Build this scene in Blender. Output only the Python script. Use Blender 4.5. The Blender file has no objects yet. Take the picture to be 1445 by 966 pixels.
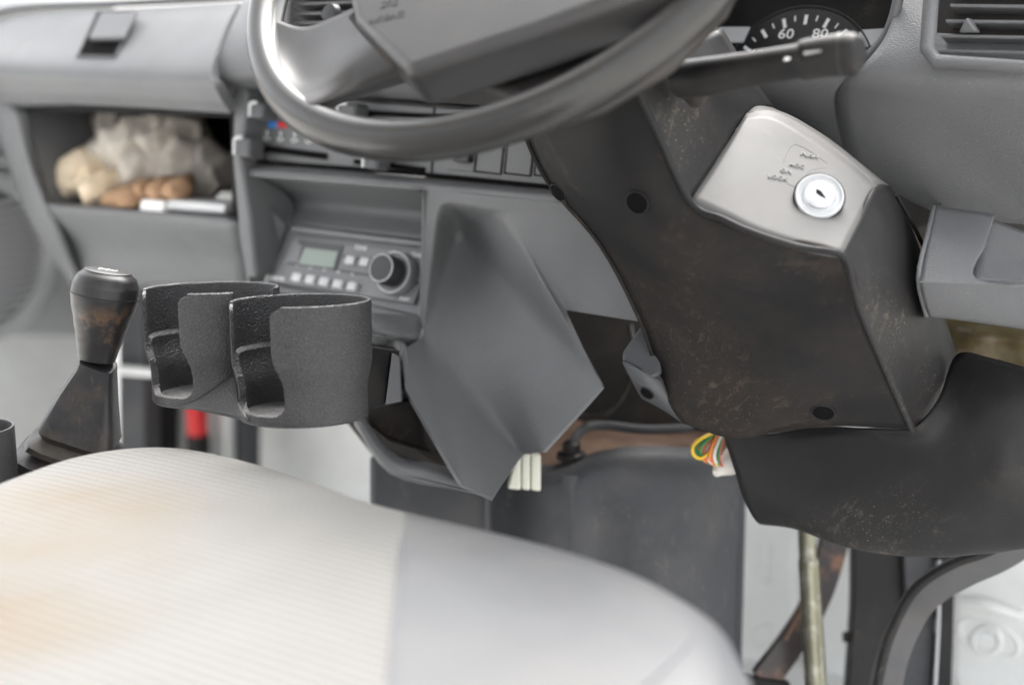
import bpy, bmesh, math, random
from mathutils import Vector, Matrix, noise
R_ = math.radians
random.seed(4)
SC = bpy.context.scene
COL = SC.collection
# ------------------------------------------------------------------ camera
PSI, PIT, F = R_(34), R_(12), 2007.0
CAM = Vector((0, 0, 1.3))
s_, c_, sp, cp = math.sin(PSI), math.cos(PSI), math.sin(PIT), math.cos(PIT)
VR = Vector((c_, s_, 0)); VD = Vector((-s_*cp, c_*cp, -sp)); VU = VR.cross(VD)
cd = bpy.data.cameras.new('camera'); cam = bpy.data.objects.new('camera', cd); COL.objects.link(cam)
m = Matrix((VR, VU, -VD)).transposed().to_4x4(); m.translation = CAM
cam.matrix_world = m
cd.lens = 50; cd.sensor_width = 36; cd.clip_start = 0.02; cd.clip_end = 400
cd.dof.use_dof = True; cd.dof.focus_distance = 1.03; cd.dof.aperture_fstop = 2.8
SC.camera = cam
# ------------------------------------------------------------------ light
SUN_EL, SUN_AZ = R_(56), R_(-12)     # azimuth of the sun, clockwise from +Y
w = bpy.data.worlds.new('World'); SC.world = w; w.use_nodes = True
nt = w.node_tree; bg = nt.nodes['Background']
sky = nt.nodes.new('ShaderNodeTexSky'); sky.sky_type = 'NISHITA'; sky.sun_disc = False
sky.sun_elevation = SUN_EL; sky.sun_rotation = SUN_AZ; sky.air_density = 1.0; sky.dust_density = 3.0; sky.ozone_density = 1.0
hs = nt.nodes.new('ShaderNodeHueSaturation'); hs.inputs['Saturation'].default_value = .12
nt.links.new(sky.outputs[0], hs.inputs['Color']); nt.links.new(hs.outputs[0], bg.inputs[0]); bg.inputs[1].default_value = 0.15
sd = bpy.data.lights.new('sun', 'SUN'); sd.energy = 1.5; sd.angle = R_(50); sd.color = (1, .96, .9)
so = bpy.data.objects.new('sun', sd); COL.objects.link(so)
sdir = Vector((math.sin(SUN_AZ)*math.cos(SUN_EL), math.cos(SUN_AZ)*math.cos(SUN_EL), math.sin(SUN_EL)))
so.rotation_euler = sdir.to_track_quat('Z', 'Y').to_euler(); so.location = (0, 0, 6)
vs = SC.view_settings; vs.view_transform = 'Standard'; vs.look = 'None'; vs.gamma = 1; vs.use_curve_mapping = False
vs.exposure = 2.15

# ------------------------------------------------------------------ helpers
def ray(x, y): return VD + VR*((x-722.5)/F) - VU*((y-483)/F)
def P(x, y, z): return CAM + ray(x, y)*z
def atY(x, y, Y):
    v = ray(x, y); return CAM + v*((Y-CAM.y)/v.y)
def atX(x, y, X):
    v = ray(x, y); return CAM + v*((X-CAM.x)/v.x)
def atZ(x, y, Z):
    v = ray(x, y); return CAM + v*((Z-CAM.z)/v.z)
class Fr:
    def __init__(s, o, n, ex=Vector((1, 0, 0))):
        s.o = Vector(o); s.n = Vector(n).normalized()
        s.ex = (Vector(ex) - s.n*Vector(ex).dot(s.n)).normalized(); s.ey = s.n.cross(s.ex)
    def hit(s, x, y, h=0):
        v = ray(x, y); p0 = s.o + s.n*h; t = (p0-CAM).dot(s.n)/v.dot(s.n); return CAM + v*t
    def uv(s, x, y, h=0):
        d = s.hit(x, y, h) - s.o; return d.dot(s.ex), d.dot(s.ey)
    def pt(s, u, v, h=0): return s.o + s.ex*u + s.ey*v + s.n*h
def tilt(a): return Vector((0, -math.cos(R_(a)), math.sin(R_(a))))

def thing(name, label, cat, loc, group=None):
    o = bpy.data.objects.new(name, None); COL.objects.link(o); o.location = loc; o.empty_display_size = .05
    o['label'] = label; o['category'] = cat
    if group: o['group'] = group
    return o
def world_loc(o):
    v = Vector(o.location); p = o.parent
    while p: v = v + Vector(p.location); p = p.parent
    return v
def link(name, me, mat, parent=None, label=None):
    if len(me.vertices):
        c = sum((v.co for v in me.vertices), Vector())/len(me.vertices)
    else: c = Vector()
    me.transform(Matrix.Translation(-c))
    o = bpy.data.objects.new(name, me); COL.objects.link(o)
    if parent: o.parent = parent; o.location = c - world_loc(parent)
    else: o.location = c
    if mat: me.materials.append(mat)
    if label: o['label'] = label
    return o
def tag(o, label=None, cat=None, group=None, kind=None):
    for k, v in (('label', label), ('category', cat), ('group', group), ('kind', kind)):
        if v: o[k] = v
    return o
def smooth(me, ang=40):
    for p in me.polygons: p.use_smooth = True
    if ang < 180:
        bm = bmesh.new(); bm.from_mesh(me)
        for e in bm.edges:
            if len(e.link_faces) == 2 and e.calc_face_angle(0) > R_(ang): e.smooth = False
        bm.to_mesh(me); bm.free()
def bev(o, w, seg=3, ang=30):
    b = o.modifiers.new('bevel', 'BEVEL'); b.width = w; b.segments = seg; b.limit_method = 'ANGLE'; b.angle_limit = R_(ang)
    b.harden_normals = False
    for p in o.data.polygons: p.use_smooth = True
    wn = o.modifiers.new('wn', 'WEIGHTED_NORMAL'); wn.keep_sharp = False
    return o
def solid(o, t, off=-1):
    m = o.modifiers.new('solid', 'SOLIDIFY'); m.thickness = t; m.offset = off; m.use_even_offset = False; return o
def mesh(verts, faces):
    me = bpy.data.meshes.new('m'); me.from_pydata([tuple(v) for v in verts], [], faces); me.update(); return me
def face_cam(me):
    """orient open sheets so that their normals look at the camera side"""
    bm = bmesh.new(); bm.from_mesh(me); bmesh.ops.recalc_face_normals(bm, faces=bm.faces)
    s = sum(f.normal.dot(CAM-f.calc_center_median())*f.calc_area() for f in bm.faces)
    if s < 0: bmesh.ops.reverse_faces(bm, faces=bm.faces)
    bm.to_mesh(me); bm.free()
def cr(p0, p1, p2, p3, t):
    return .5*((2*p1)+(-p0+p2)*t+(2*p0-5*p1+4*p2-p3)*t*t+(-p0+3*p1-3*p2+p3)*t**3)
def spl(pts, n):
    """Catmull-Rom through pts, n samples per span"""
    pts = [Vector(p) for p in pts]
    if len(pts) == 2: return [pts[0].lerp(pts[1], i/n) for i in range(n+1)]
    a = [pts[0]*2-pts[1]]+pts+[pts[-1]*2-pts[-2]]; out = []
    for i in range(len(pts)-1):
        for k in range(n): out.append(cr(a[i], a[i+1], a[i+2], a[i+3], k/n))
    out.append(pts[-1]); return out
def patch(name, rows, mat, parent=None, n=6, t=.003, lin_v=False, label=None, ang=60):
    """smooth sheet through a grid of world points, thickness t behind it"""
    R = [spl(r, n) for r in rows]
    cols = []
    for j in range(len(R[0])):
        c = [r[j] for r in R]
        if lin_v:
            o = []
            for a, b in zip(c[:-1], c[1:]): o += [a.lerp(b, k/n) for k in range(n)]
            cols.append(o+[c[-1]])
        else: cols.append(spl(c, n))
    nu, nv = len(cols), len(cols[0])
    V = [p for c in cols for p in c]
    Fa = [(i*nv+j, i*nv+j+1, (i+1)*nv+j+1, (i+1)*nv+j) for i in range(nu-1) for j in range(nv-1)]
    me = mesh(V, Fa); face_cam(me); smooth(me, ang)
    o = link(name, me, mat, parent, label)
    if t: solid(o, t)
    return o
def pr(rows): return [[P(*p) for p in r] for r in rows]
def poly(name, verts, faces, mat, parent=None, b=.004, t=0, seg=4, label=None):
    me = mesh(verts, faces)
    bm = bmesh.new(); bm.from_mesh(me); bmesh.ops.recalc_face_normals(bm, faces=bm.faces); bm.to_mesh(me); bm.free()
    if t: face_cam(me)
    o = link(name, me, mat, parent, label)
    if t: solid(o, t)
    if b: bev(o, b, seg)
    return o
def prism(name, pts, vec, mat, parent=None, b=.001, seg=3, label=None):
    """closed outline (world points) pushed along vec"""
    n = len(pts); vec = Vector(vec)
    V = [Vector(p) for p in pts]+[Vector(p)+vec for p in pts]
    Fa = [tuple(range(n)), tuple(range(2*n-1, n-1, -1))]+[(i, (i+1) % n, (i+1) % n+n, i+n) for i in range(n)]
    return poly(name, V, Fa, mat, parent, b, 0, seg, label)
def tube_mesh(pts, rad, seg=12, cap=True, flat=1.0, up=None):
    pts = [Vector(p) for p in pts]; n = len(pts)
    if not hasattr(rad, '__len__'): rad = [rad]*n
    V, Fa = [], []; pv = None
    for i, p in enumerate(pts):
        t = (pts[min(i+1, n-1)]-pts[max(i-1, 0)]).normalized()
        if pv is None:
            a = Vector(up) if up is not None else (Vector((0, 0, 1)) if abs(t.z) < .9 else Vector((1, 0, 0)))
        else: a = pv
        e1 = (a - t*a.dot(t)).normalized(); e2 = t.cross(e1); pv = e1
        for k in range(seg):
            an = 2*math.pi*k/seg; V.append(p+e1*math.cos(an)*rad[i]*flat+e2*math.sin(an)*rad[i])
    for i in range(n-1):
        for k in range(seg):
            Fa.append((i*seg+k, i*seg+(k+1) % seg, (i+1)*seg+(k+1) % seg, (i+1)*seg+k))
    if cap: Fa += [tuple(range(seg-1, -1, -1)), tuple(range((n-1)*seg, n*seg))]
    me = mesh(V, Fa); smooth(me, 50); return me
def tube(name, pts, rad, mat, parent=None, seg=12, n=0, flat=1.0, up=None, label=None):
    if n: 
        k = len(pts)
        if hasattr(rad, '__len__'):
            r2 = []
            for a, b in zip(rad[:-1], rad[1:]): r2 += [a+(b-a)*i/n for i in range(n)]
            rad = r2+[rad[-1]]
        pts = spl(pts, n)
    return link(name, tube_mesh(pts, rad, seg, True, flat, up), mat, parent, label)
def lathe_mesh(prof, o, ax, seg=48, ex=None, sq=None):
    """prof: (radius, height) pairs; a radius of 0 closes the end"""
    o = Vector(o); ax = Vector(ax).normalized()
    a = Vector(ex) if ex is not None else (Vector((1, 0, 0)) if abs(ax.x) < .9 else Vector((0, 1, 0)))
    e1 = (a-ax*a.dot(ax)).normalized(); e2 = ax.cross(e1)
    bm = bmesh.new(); rings = []
    for r, h in prof:
        if r < 1e-6: rings.append([bm.verts.new(o+ax*h)])
        else:
            rg = []
            for k in range(seg):
                an = 2*math.pi*k/seg; f = 1.0
                if sq: f = sq(an, h)
                rg.append(bm.verts.new(o+ax*h+(e1*math.cos(an)+e2*math.sin(an))*r*f))
            rings.append(rg)
    for A, B in zip(rings[:-1], rings[1:]):
        for k in range(seg):
            k2 = (k+1) % seg
            if len(A) == 1 and len(B) == 1: continue
            if len(A) == 1: bm.faces.new((A[0], B[k], B[k2]))
            elif len(B) == 1: bm.faces.new((A[k], B[0], A[k2]))
            else: bm.faces.new((A[k], A[k2], B[k2], B[k]))
    bmesh.ops.recalc_face_normals(bm, faces=bm.faces)
    me = bpy.data.meshes.new('m'); bm.to_mesh(me); bm.free(); smooth(me, 35); return me
def lathe(name, prof, o, ax, mat, parent=None, seg=48, label=None, **k):
    return link(name, lathe_mesh(prof, o, ax, seg, **k), mat, parent, label)
def boxf(name, fr, u0, u1, v0, v1, h0, h1, mat, parent=None, b=.001, seg=3, label=None, top=1.0):
    """box standing on a frame's plane, optionally tapered towards its top"""
    cu, cv = (u0+u1)/2, (v0+v1)/2; V = []
    for h, k in ((h0, 1), (h1, top)):
        for u, v in ((u0, v0), (u1, v0), (u1, v1), (u0, v1)): V.append(fr.pt(cu+(u-cu)*k, cv+(v-cv)*k, h))
    Fa = [(3, 2, 1, 0), (4, 5, 6, 7), (0, 1, 5, 4), (1, 2, 6, 5), (2, 3, 7, 6), (3, 0, 4, 7)]
    return poly(name, V, Fa, mat, parent, b, 0, seg, label)
def text(name, body, fr, u, v, h, size, mat, parent=None, depth=.0002, rot=0, sx=1, ext=.0001):
    cu = bpy.data.curves.new('t', 'FONT'); cu.body = body; cu.size = size; cu.extrude = ext
    cu.align_x = 'CENTER'; cu.align_y = 'CENTER'; cu.resolution_u = 3; cu.offset = size*.012
    to = bpy.data.objects.new('t', cu); COL.objects.link(to)
    bpy.context.view_layer.update()
    me = bpy.data.meshes.new_from_object(to.evaluated_get(bpy.context.evaluated_depsgraph_get()))
    bpy.data.objects.remove(to); bpy.data.curves.remove(cu)
    c, s = math.cos(rot), math.sin(rot)
    for vt in me.vertices:
        x, y, z = vt.co; x *= sx
        vt.co = fr.pt(u+x*c-y*s, v+x*s+y*c, h+z+ext)
    return link(name, me, mat, parent)

from mathutils.bvhtree import BVHTree
def stick_text(o, target, h):
    """press raised lettering on to a curved sheet"""
    tl = world_loc(target); bv = BVHTree.FromPolygons([v.co+tl for v in target.data.vertices], [p.vertices[:] for p in target.data.polygons])
    ol = world_loc(o); base = min((KF.n.dot(v.co) for v in o.data.vertices))
    for v in o.data.vertices:
        p = v.co+ol; hit = bv.ray_cast(p+KF.n*.02, -KF.n)
        if hit[0] is not None: v.co = hit[0]+KF.n*(h+KF.n.dot(v.co)-base)-ol
# ------------------------------------------------------------------ materials
def mat(name, col, rough=.5, metal=0, grain=0, gscale=900, dust=None, dscale=14, damt=.5, spec=.5, wear=None, wscale=30, var=.12, coat=0, fine=None, scuff=None, wlow=None, glint=None):
    m = bpy.data.materials.new(name); m.use_nodes = True; N = m.node_tree; L = N.links
    b = N.nodes['Principled BSDF']
    b.inputs['Roughness'].default_value = rough; b.inputs['Metallic'].default_value = metal
    b.inputs['Specular IOR Level'].default_value = spec
    if coat: b.inputs['Coat Weight'].default_value = coat
    tc = N.nodes.new('ShaderNodeTexCoord'); O = tc.outputs['Object']
    def noi(sc, det=4, ro=.55, stretch=None):
        n = N.nodes.new('ShaderNodeTexNoise'); n.inputs['Scale'].default_value = sc; n.inputs['Detail'].default_value = det
        n.inputs['Roughness'].default_value = ro
        if stretch:
            mp = N.nodes.new('ShaderNodeMapping'); mp.inputs['Scale'].default_value = stretch; L.new(O, mp.inputs[0]); L.new(mp.outputs[0], n.inputs[0])
        else: L.new(O, n.inputs[0])
        return n.outputs[0]
    def ramp(src, a, b_):
        r = N.nodes.new('ShaderNodeMapRange'); r.inputs[1].default_value = a; r.inputs[2].default_value = b_; L.new(src, r.inputs[0]); return r.outputs[0]
    def mix(fac, A, B):
        x = N.nodes.new('ShaderNodeMix'); x.data_type = 'RGBA'
        if isinstance(fac, float): x.inputs[0].default_value = fac
        else: L.new(fac, x.inputs[0])
        for i, c in ((6, A), (7, B)):
            if isinstance(c, tuple): x.inputs[i].default_value = (*c, 1)
            else: L.new(c, x.inputs[i])
        return x.outputs[2]
    def mul(a, k):
        x = N.nodes.new('ShaderNodeMath'); x.operation = 'MULTIPLY'; L.new(a, x.inputs[0])
        if isinstance(k, float): x.inputs[1].default_value = k
        else: L.new(k, x.inputs[1])
        return x.outputs[0]
    c = mix(ramp(noi(9, 5), .3, .7), tuple(v*(1-var) for v in col), tuple(min(1, v*(1+var)) for v in col))
    rsrc = ramp(noi(22, 5), .2, .8)
    if dust:
        f = ramp(noi(dscale, 6, .65), .45, .72); c = mix(mul(f, damt), c, dust)
        f2 = ramp(noi(dscale*2.2, 8, .8, (1, 3.2, .8)), .57, .72); c = mix(mul(f2, min(1., damt*1.1)), c, tuple(min(1, v*1.5) for v in dust))
    if wear:
        f = ramp(noi(wscale, 7, .7), .5, .66)
        if wlow:
            sz = N.nodes.new('ShaderNodeSeparateXYZ'); L.new(O, sz.inputs[0]); f = mul(f, ramp(sz.outputs[2], wlow, wlow-.014))
        c = mix(mul(f, .75), c, wear)
    if glint:
        c = mix(mul(ramp(noi(1150, 1), .5, .68), .8), c, glint)  # glints of the print grain painted in as paler flecks
    if scuff:
        mp = N.nodes.new('ShaderNodeMapping'); mp.inputs['Rotation'].default_value = (.5, .9, .3); L.new(O, mp.inputs[0])
        sn = N.nodes.new('ShaderNodeTexNoise'); sn.inputs['Detail'].default_value = 5; sn.inputs['Roughness'].default_value = .7; sn.inputs['Scale'].default_value = 30; sn.inputs['Distortion'].default_value = .6
        m2 = N.nodes.new('ShaderNodeMapping'); m2.inputs['Scale'].default_value = (1, 5, 5); L.new(mp.outputs[0], m2.inputs[0]); L.new(m2.outputs[0], sn.inputs[0])
        c = mix(mul(mul(ramp(sn.outputs[0], .54, .68), ramp(noi(6.5, 3), .52, .66)), .85), c, scuff)
    if fine:
        f = ramp(noi(700, 2), .66, .74); f = mul(f, ramp(noi(6, 3), .54, .64)); c = mix(f, c, fine)
    L.new(c, b.inputs['Base Color'])
    rr = N.nodes.new('ShaderNodeMapRange'); rr.inputs[3].default_value = rough-.07; rr.inputs[4].default_value = rough+.1
    L.new(rsrc, rr.inputs[0]); L.new(rr.outputs[0], b.inputs['Roughness'])
    if grain:
        bp = N.nodes.new('ShaderNodeBump'); bp.inputs['Strength'].default_value = grain; bp.inputs['Distance'].default_value = .0006
        L.new(noi(gscale, 2), bp.inputs['Height']); L.new(bp.outputs[0], b.inputs['Normal'])
    return m
M = {}
M['dash'] = mat('dash_grey', (.14, .143, .148), .42, grain=.9, gscale=750, fine=(.35, .3, .24))
M['dashdark'] = mat('dash_charcoal', (.08, .082, .087), .5, grain=.3, gscale=800)
M['column'] = mat('column_black', (.011, .0105, .011), .58, spec=.25, grain=.22, gscale=700, dust=(.036, .027, .021), dscale=7, damt=.7, fine=(.15, .115, .08), scuff=(.085, .064, .05))
M['skirt'] = mat('skirt_black', (.013, .013, .014), .5, spec=.32, grain=.2, gscale=700, dust=(.045, .037, .03), dscale=8, damt=.3, fine=(.3, .26, .2), scuff=(.1, .085, .07))
M['platesheen'] = mat('lit_key_plate', (.128, .126, .124), .5, spec=.4, grain=.1, dust=(.2, .18, .16), damt=.2)  # same plastic as the cover; its sheen is put into a paler colour
M['wheel'] = mat('wheel_rim', (.02, .0195, .0195), .3, spec=.5, coat=.15, grain=.04, dust=(.035, .03, .025), dscale=16, damt=.35)
M['pad'] = mat('wheel_pad', (.042, .041, .042), .36, grain=.15, dust=(.06, .05, .04), dscale=14, damt=.35)
M['paddark'] = mat('wheel_back', (.022, .02, .019), .5, grain=.1, dust=(.04, .03, .022), damt=.4)
M['black'] = mat('black_plastic', (.008, .008, .009), .5, spec=.25, grain=.05, dust=(.08, .07, .055), damt=.25)
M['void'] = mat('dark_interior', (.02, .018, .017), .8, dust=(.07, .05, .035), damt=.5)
M['knob'] = mat('lever_knob', (.02, .02, .022), .33, grain=.08)
M['knobworn'] = mat('worn_knob', (.02, .019, .02), .33, grain=.1, wear=(.22, .125, .065), wscale=38, wlow=.014)
M['boot'] = mat('boot_rubber', (.02, .02, .023), .4, grain=.1, dust=(.16, .12, .08), dscale=25, damt=.35)
M['chrome'] = mat('chrome', (.75, .75, .76), .16, metal=1)
M['btn'] = mat('pale_button', (.58, .59, .6), .4)
M['radio'] = mat('radio_grey', (.19, .193, .2), .4, grain=.1)
M['print'] = mat('white_print', (.88, .88, .88), .6, var=.03)
M['lcd'] = mat('display', (.26, .31, .28), .22, var=.03)
M['red'] = mat('red', (.62, .02, .02), .4)
M['blue'] = mat('blue', (.05, .25, .7), .5)
M['white'] = mat('white_paint', (.83, .84, .83), .33, dust=(.5, .47, .42), dscale=7, damt=.3, coat=.3, var=.03)
M['whitefloor'] = mat('white_floor', (.86, .87, .86), .45, dust=(.6, .56, .5), dscale=5, damt=.3, var=.03)
M['doorgrey'] = mat('door_grey', (.38, .384, .39), .5, grain=.2)
M['vinyl'] = mat('seat_vinyl', (.104, .107, .114), .42, grain=.25, gscale=500, dust=(.115, .103, .09), dscale=6, damt=.4, var=.04)
M['piping'] = mat('seat_piping', (.13, .132, .142), .5)
M['foam'] = mat('brown_pad', (.13, .075, .05), .85, dust=(.3, .2, .14), damt=.6)
M['steel'] = mat('pedal_steel', (.075, .075, .08), .42, metal=0, grain=.3, gscale=200, dust=(.16, .13, .1), dscale=18, damt=.35)
M['rusty'] = mat('worn_pedal', (.04, .032, .03), .36, wear=(.35, .17, .09), wscale=24)
M['zinc'] = mat('zinc_shaft', (.26, .25, .185), .36, metal=.75, grain=.15, gscale=300, wear=(.55, .54, .48), wscale=60)
M['yellow'] = mat('yellow_wire', (.7, .45, .03), .4)
M['green'] = mat('green_wire', (.04, .2, .07), .4)
M['redw'] = mat('red_wire', (.62, .07, .03), .4)
M['whitew'] = mat('white_wire', (.7, .66, .6), .5)
M['orange'] = mat('orange_wire', (.75, .24, .05), .4)
M['connector'] = mat('connector', (.72, .72, .62), .45)
M['heater'] = mat('heater_case', (.06, .062, .068), .6, spec=.3, grain=.1, dust=(.16, .15, .14), damt=.35)
M['shelfbox'] = mat('shelf_box', (.016, .016, .017), .7, spec=.2)  # colour darkened so the shelf inside reads as shaded
M['wellblack'] = mat('latch_well_black', (.004, .004, .004), .8, spec=.1)
M['grille'] = mat('grille_grey', (.55, .55, .56), .5)
M['glove'] = mat('glove_leather', (.74, .62, .46), .85, grain=.4, gscale=250, dust=(.4, .27, .16), dscale=28, damt=.6)
M['cloth'] = mat('glove_cloth', (.45, .41, .36), .9, grain=.5, gscale=350, dust=(.22, .19, .16), dscale=30, damt=.6)
M['fingertip'] = mat('glove_fingertip', (.36, .22, .13), .85, grain=.4, gscale=250)
M['foamgold'] = mat('wax_bracket', (.12, .095, .04), .4, dust=(.06, .035, .02), dscale=30, damt=.9)

def printed():
    m = mat('printed_plastic', (.016, .016, .0175), .34, spec=.9, glint=(.075, .075, .08)); N = m.node_tree; L = N.links; b = N.nodes['Principled BSDF']
    tc = N.nodes.new('ShaderNodeTexCoord')
    n1 = N.nodes.new('ShaderNodeTexNoise'); n1.inputs['Scale'].default_value = 800; n1.inputs['Detail'].default_value = 3; n1.inputs['Roughness'].default_value = .7
    mp = N.nodes.new('ShaderNodeMapping'); mp.inputs['Scale'].default_value = (1, 1, 1.5); L.new(tc.outputs['Object'], mp.inputs[0]); L.new(mp.outputs[0], n1.inputs[0])
    wv = N.nodes.new('ShaderNodeTexWave'); wv.bands_direction = 'Z'; wv.inputs['Scale'].default_value = 250; wv.inputs['Distortion'].default_value = 1
    L.new(tc.outputs['Object'], wv.inputs[0])
    ad = N.nodes.new('ShaderNodeMath'); ad.operation = 'MULTIPLY_ADD'; L.new(wv.outputs[1], ad.inputs[0]); ad.inputs[1].default_value = .12; L.new(n1.outputs[0], ad.inputs[2])
    bp = N.nodes.new('ShaderNodeBump'); bp.inputs['Strength'].default_value = .6; bp.inputs['Distance'].default_value = .0015
    L.new(ad.outputs[0], bp.inputs['Height']); L.new(bp.outputs[0], b.inputs['Normal'])
    return m
M['printed'] = printed()
def fabric():
    m = mat('seat_fabric', (.19, .186, .178), .9, var=.04); N = m.node_tree; L = N.links; b = N.nodes['Principled BSDF']
    tc = N.nodes.new('ShaderNodeTexCoord'); sx = N.nodes.new('ShaderNodeSeparateXYZ'); L.new(tc.outputs['Object'], sx.inputs[0])
    def M1(op, a, b_=None, c=None):
        x = N.nodes.new('ShaderNodeMath'); x.operation = op
        for i, v in enumerate((a, b_, c)):
            if v is None: continue
            if isinstance(v, (int, float)): x.inputs[i].default_value = v
            else: L.new(v, x.inputs[i])
        return x.outputs[0]
    rib = M1('SINE', M1('MULTIPLY', sx.outputs['Y'], 2*math.pi/.0072))
    wf = M1('SINE', M1('MULTIPLY', sx.outputs['X'], 2*math.pi/.006))
    h = M1('MULTIPLY_ADD', wf, .25, rib)
    bp = N.nodes.new('ShaderNodeBump'); bp.inputs['Strength'].default_value = .4; bp.inputs['Distance'].default_value = .0012
    L.new(h, bp.inputs['Height']); L.new(bp.outputs[0], b.inputs['Normal'])
    # grooves between the ribs are mixed darker; ochre stains
    old = b.inputs['Base Color'].links[0].from_socket
    g = N.nodes.new('ShaderNodeMapRange'); g.inputs[1].default_value = -.2; g.inputs[2].default_value = -1; L.new(h, g.inputs[0])
    mx = N.nodes.new('ShaderNodeMix'); mx.data_type = 'RGBA'; L.new(M1('MULTIPLY', g.outputs[0], .45), mx.inputs[0]); L.new(old, mx.inputs[6]); mx.inputs[7].default_value = (.13, .127, .122, 1)
    n = N.nodes.new('ShaderNodeTexNoise'); n.inputs['Scale'].default_value = 5.5; n.inputs['Detail'].default_value = 4; L.new(tc.outputs['Object'], n.inputs[0])
    st = N.nodes.new('ShaderNodeMapRange'); st.inputs[1].default_value = .36; st.inputs[2].default_value = .58; L.new(n.outputs[0], st.inputs[0])
    ge = N.nodes.new('ShaderNodeNewGeometry'); tot = None
    for px_, py_, rad in ((110, 725, .09), (-10, 800, .12), (20, 870, .08)):
        dn = N.nodes.new('ShaderNodeVectorMath'); dn.operation = 'DISTANCE'; L.new(ge.outputs['Position'], dn.inputs[0]); dn.inputs[1].default_value = atZ(px_, py_, 1.028)
        mr = N.nodes.new('ShaderNodeMapRange'); mr.inputs[1].default_value = rad; mr.inputs[2].default_value = rad*.15; L.new(dn.outputs['Value'], mr.inputs[0])
        tot = mr.outputs[0] if tot is None else M1('MAXIMUM', tot, mr.outputs[0])
    class _S: outputs = [None]
    sidef = _S(); sidef.outputs = [tot]; st.inputs[1].default_value = .3; st.inputs[2].default_value = .6
    m2 = N.nodes.new('ShaderNodeMix'); m2.data_type = 'RGBA'; L.new(M1('MULTIPLY', M1('MULTIPLY', st.outputs[0], sidef.outputs[0]), .62), m2.inputs[0])
    L.new(mx.outputs[2], m2.inputs[6]); m2.inputs[7].default_value = (.17, .115, .055, 1)
    L.new(m2.outputs[2], b.inputs['Base Color'])
    return m
M['fabric'] = fabric()
def glass():
    m = bpy.data.materials.new('cluster_lens'); m.use_nodes = True; N = m.node_tree; b = N.nodes['Principled BSDF']
    b.inputs['Base Color'].default_value = (1, 1, 1, 1); b.inputs['Roughness'].default_value = .08; b.inputs['Transmission Weight'].default_value = 1; b.inputs['IOR'].default_value = 1.3
    return m
M['glass'] = glass()

# ================================================================== SETTING
def quad(name, pts, mt, kind='structure', t=0):
    me = mesh(pts, [tuple(range(len(pts)))]); face_cam(me); o = link(name, me, mt)
    if t: solid(o, t)
    o['kind'] = kind; return o
ground = mat('pale_concrete', (.5, .49, .47), .9, dust=(.56, .54, .5), damt=.6)
quad('ground', [(-150, -150, -.35), (150, -150, -.35), (150, 150, -.35), (-150, 150, -.35)], ground)
FZ = .62
quad('floor', [(-1.6, -.5, FZ), (.02, -.5, FZ), (.02, 1.5, FZ), (-1.6, 1.5, FZ)], M['whitefloor'], t=.01)

# firewall with pressed panels (white painted sheet metal)
fw = thing('firewall', 'white painted sheet metal bulkhead behind the pedals with pressed panels', 'bulkhead', (-.7, 1.42, FZ))
poly('panel', [(-1.6, 1.42, FZ-.02), (.25, 1.42, FZ-.02), (.25, 1.42, 1.34), (-1.6, 1.42, 1.25)], [(0, 1, 2, 3)], M['white'], fw, b=0, t=.004)
FW = Fr((0, 1.42, 1), (0, -1, 0))
def fwpix(pts, h0): return [FW.hit(x, y, h0) for x, y in pts]
# right pressed box
prism('pressed_panel', fwpix([(1365, 700), (1470, 690), (1480, 1010), (1350, 990), (1338, 950), (1342, 830)], .05), (0, .06, 0), M['white'], fw, b=.012, seg=5)
prism('pressed_panel', fwpix([(1040, 700), (1125, 700), (1122, 790), (1115, 1000), (1030, 1000), (1034, 860)], .035), (0, .04, 0), M['white'], fw, b=.01, seg=5)
prism('pressed_panel', fwpix([(1130, 690), (1205, 690), (1200, 1000), (1125, 1000)], .02), (0, .025, 0), M['white'], fw, b=.008, seg=4)
def ring(name, fr, pts, h, r, mt, par, closed=True):
    q = [fr.hit(x, y, h) for x, y in pts]
    q = spl(q+[q[0]] if closed else q, 8); return tube(name, q, r, mt, par, 8)
ring('embossed_ring', FW, [(1355, 878), (1372, 872), (1415, 885), (1437, 905), (1430, 925), (1395, 918), (1358, 900)], .05, .0022, M['white'], fw)
el = [(1393+19*math.cos(a*math.pi/6), 903+18*math.sin(a*math.pi/6)) for a in range(12)]
ring('embossed_ring', FW, el, .052, .0025, M['white'], fw)
lathe('grommet', [(0, .003), (.009, .003), (.011, 0)], FW.hit(1393, 903, .05), (0, -1, 0), M['white'], fw)
el = [(1077+14*math.cos(a*math.pi/6), 897+16*math.sin(a*math.pi/6)) for a in range(12)]
ring('embossed_ring', FW, el, .035, .002, M['white'], fw)
tube('pressed_rib', [FW.hit(1080, 765, .036), FW.hit(1078, 822, .036)], .004, M['white'], fw, 10)
tube('pressed_rib', [FW.hit(1358, 848, .05), FW.hit(1390, 852, .056), FW.hit(1440, 868, .05)], .006, M['white'], fw, 10, n=6)
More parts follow.
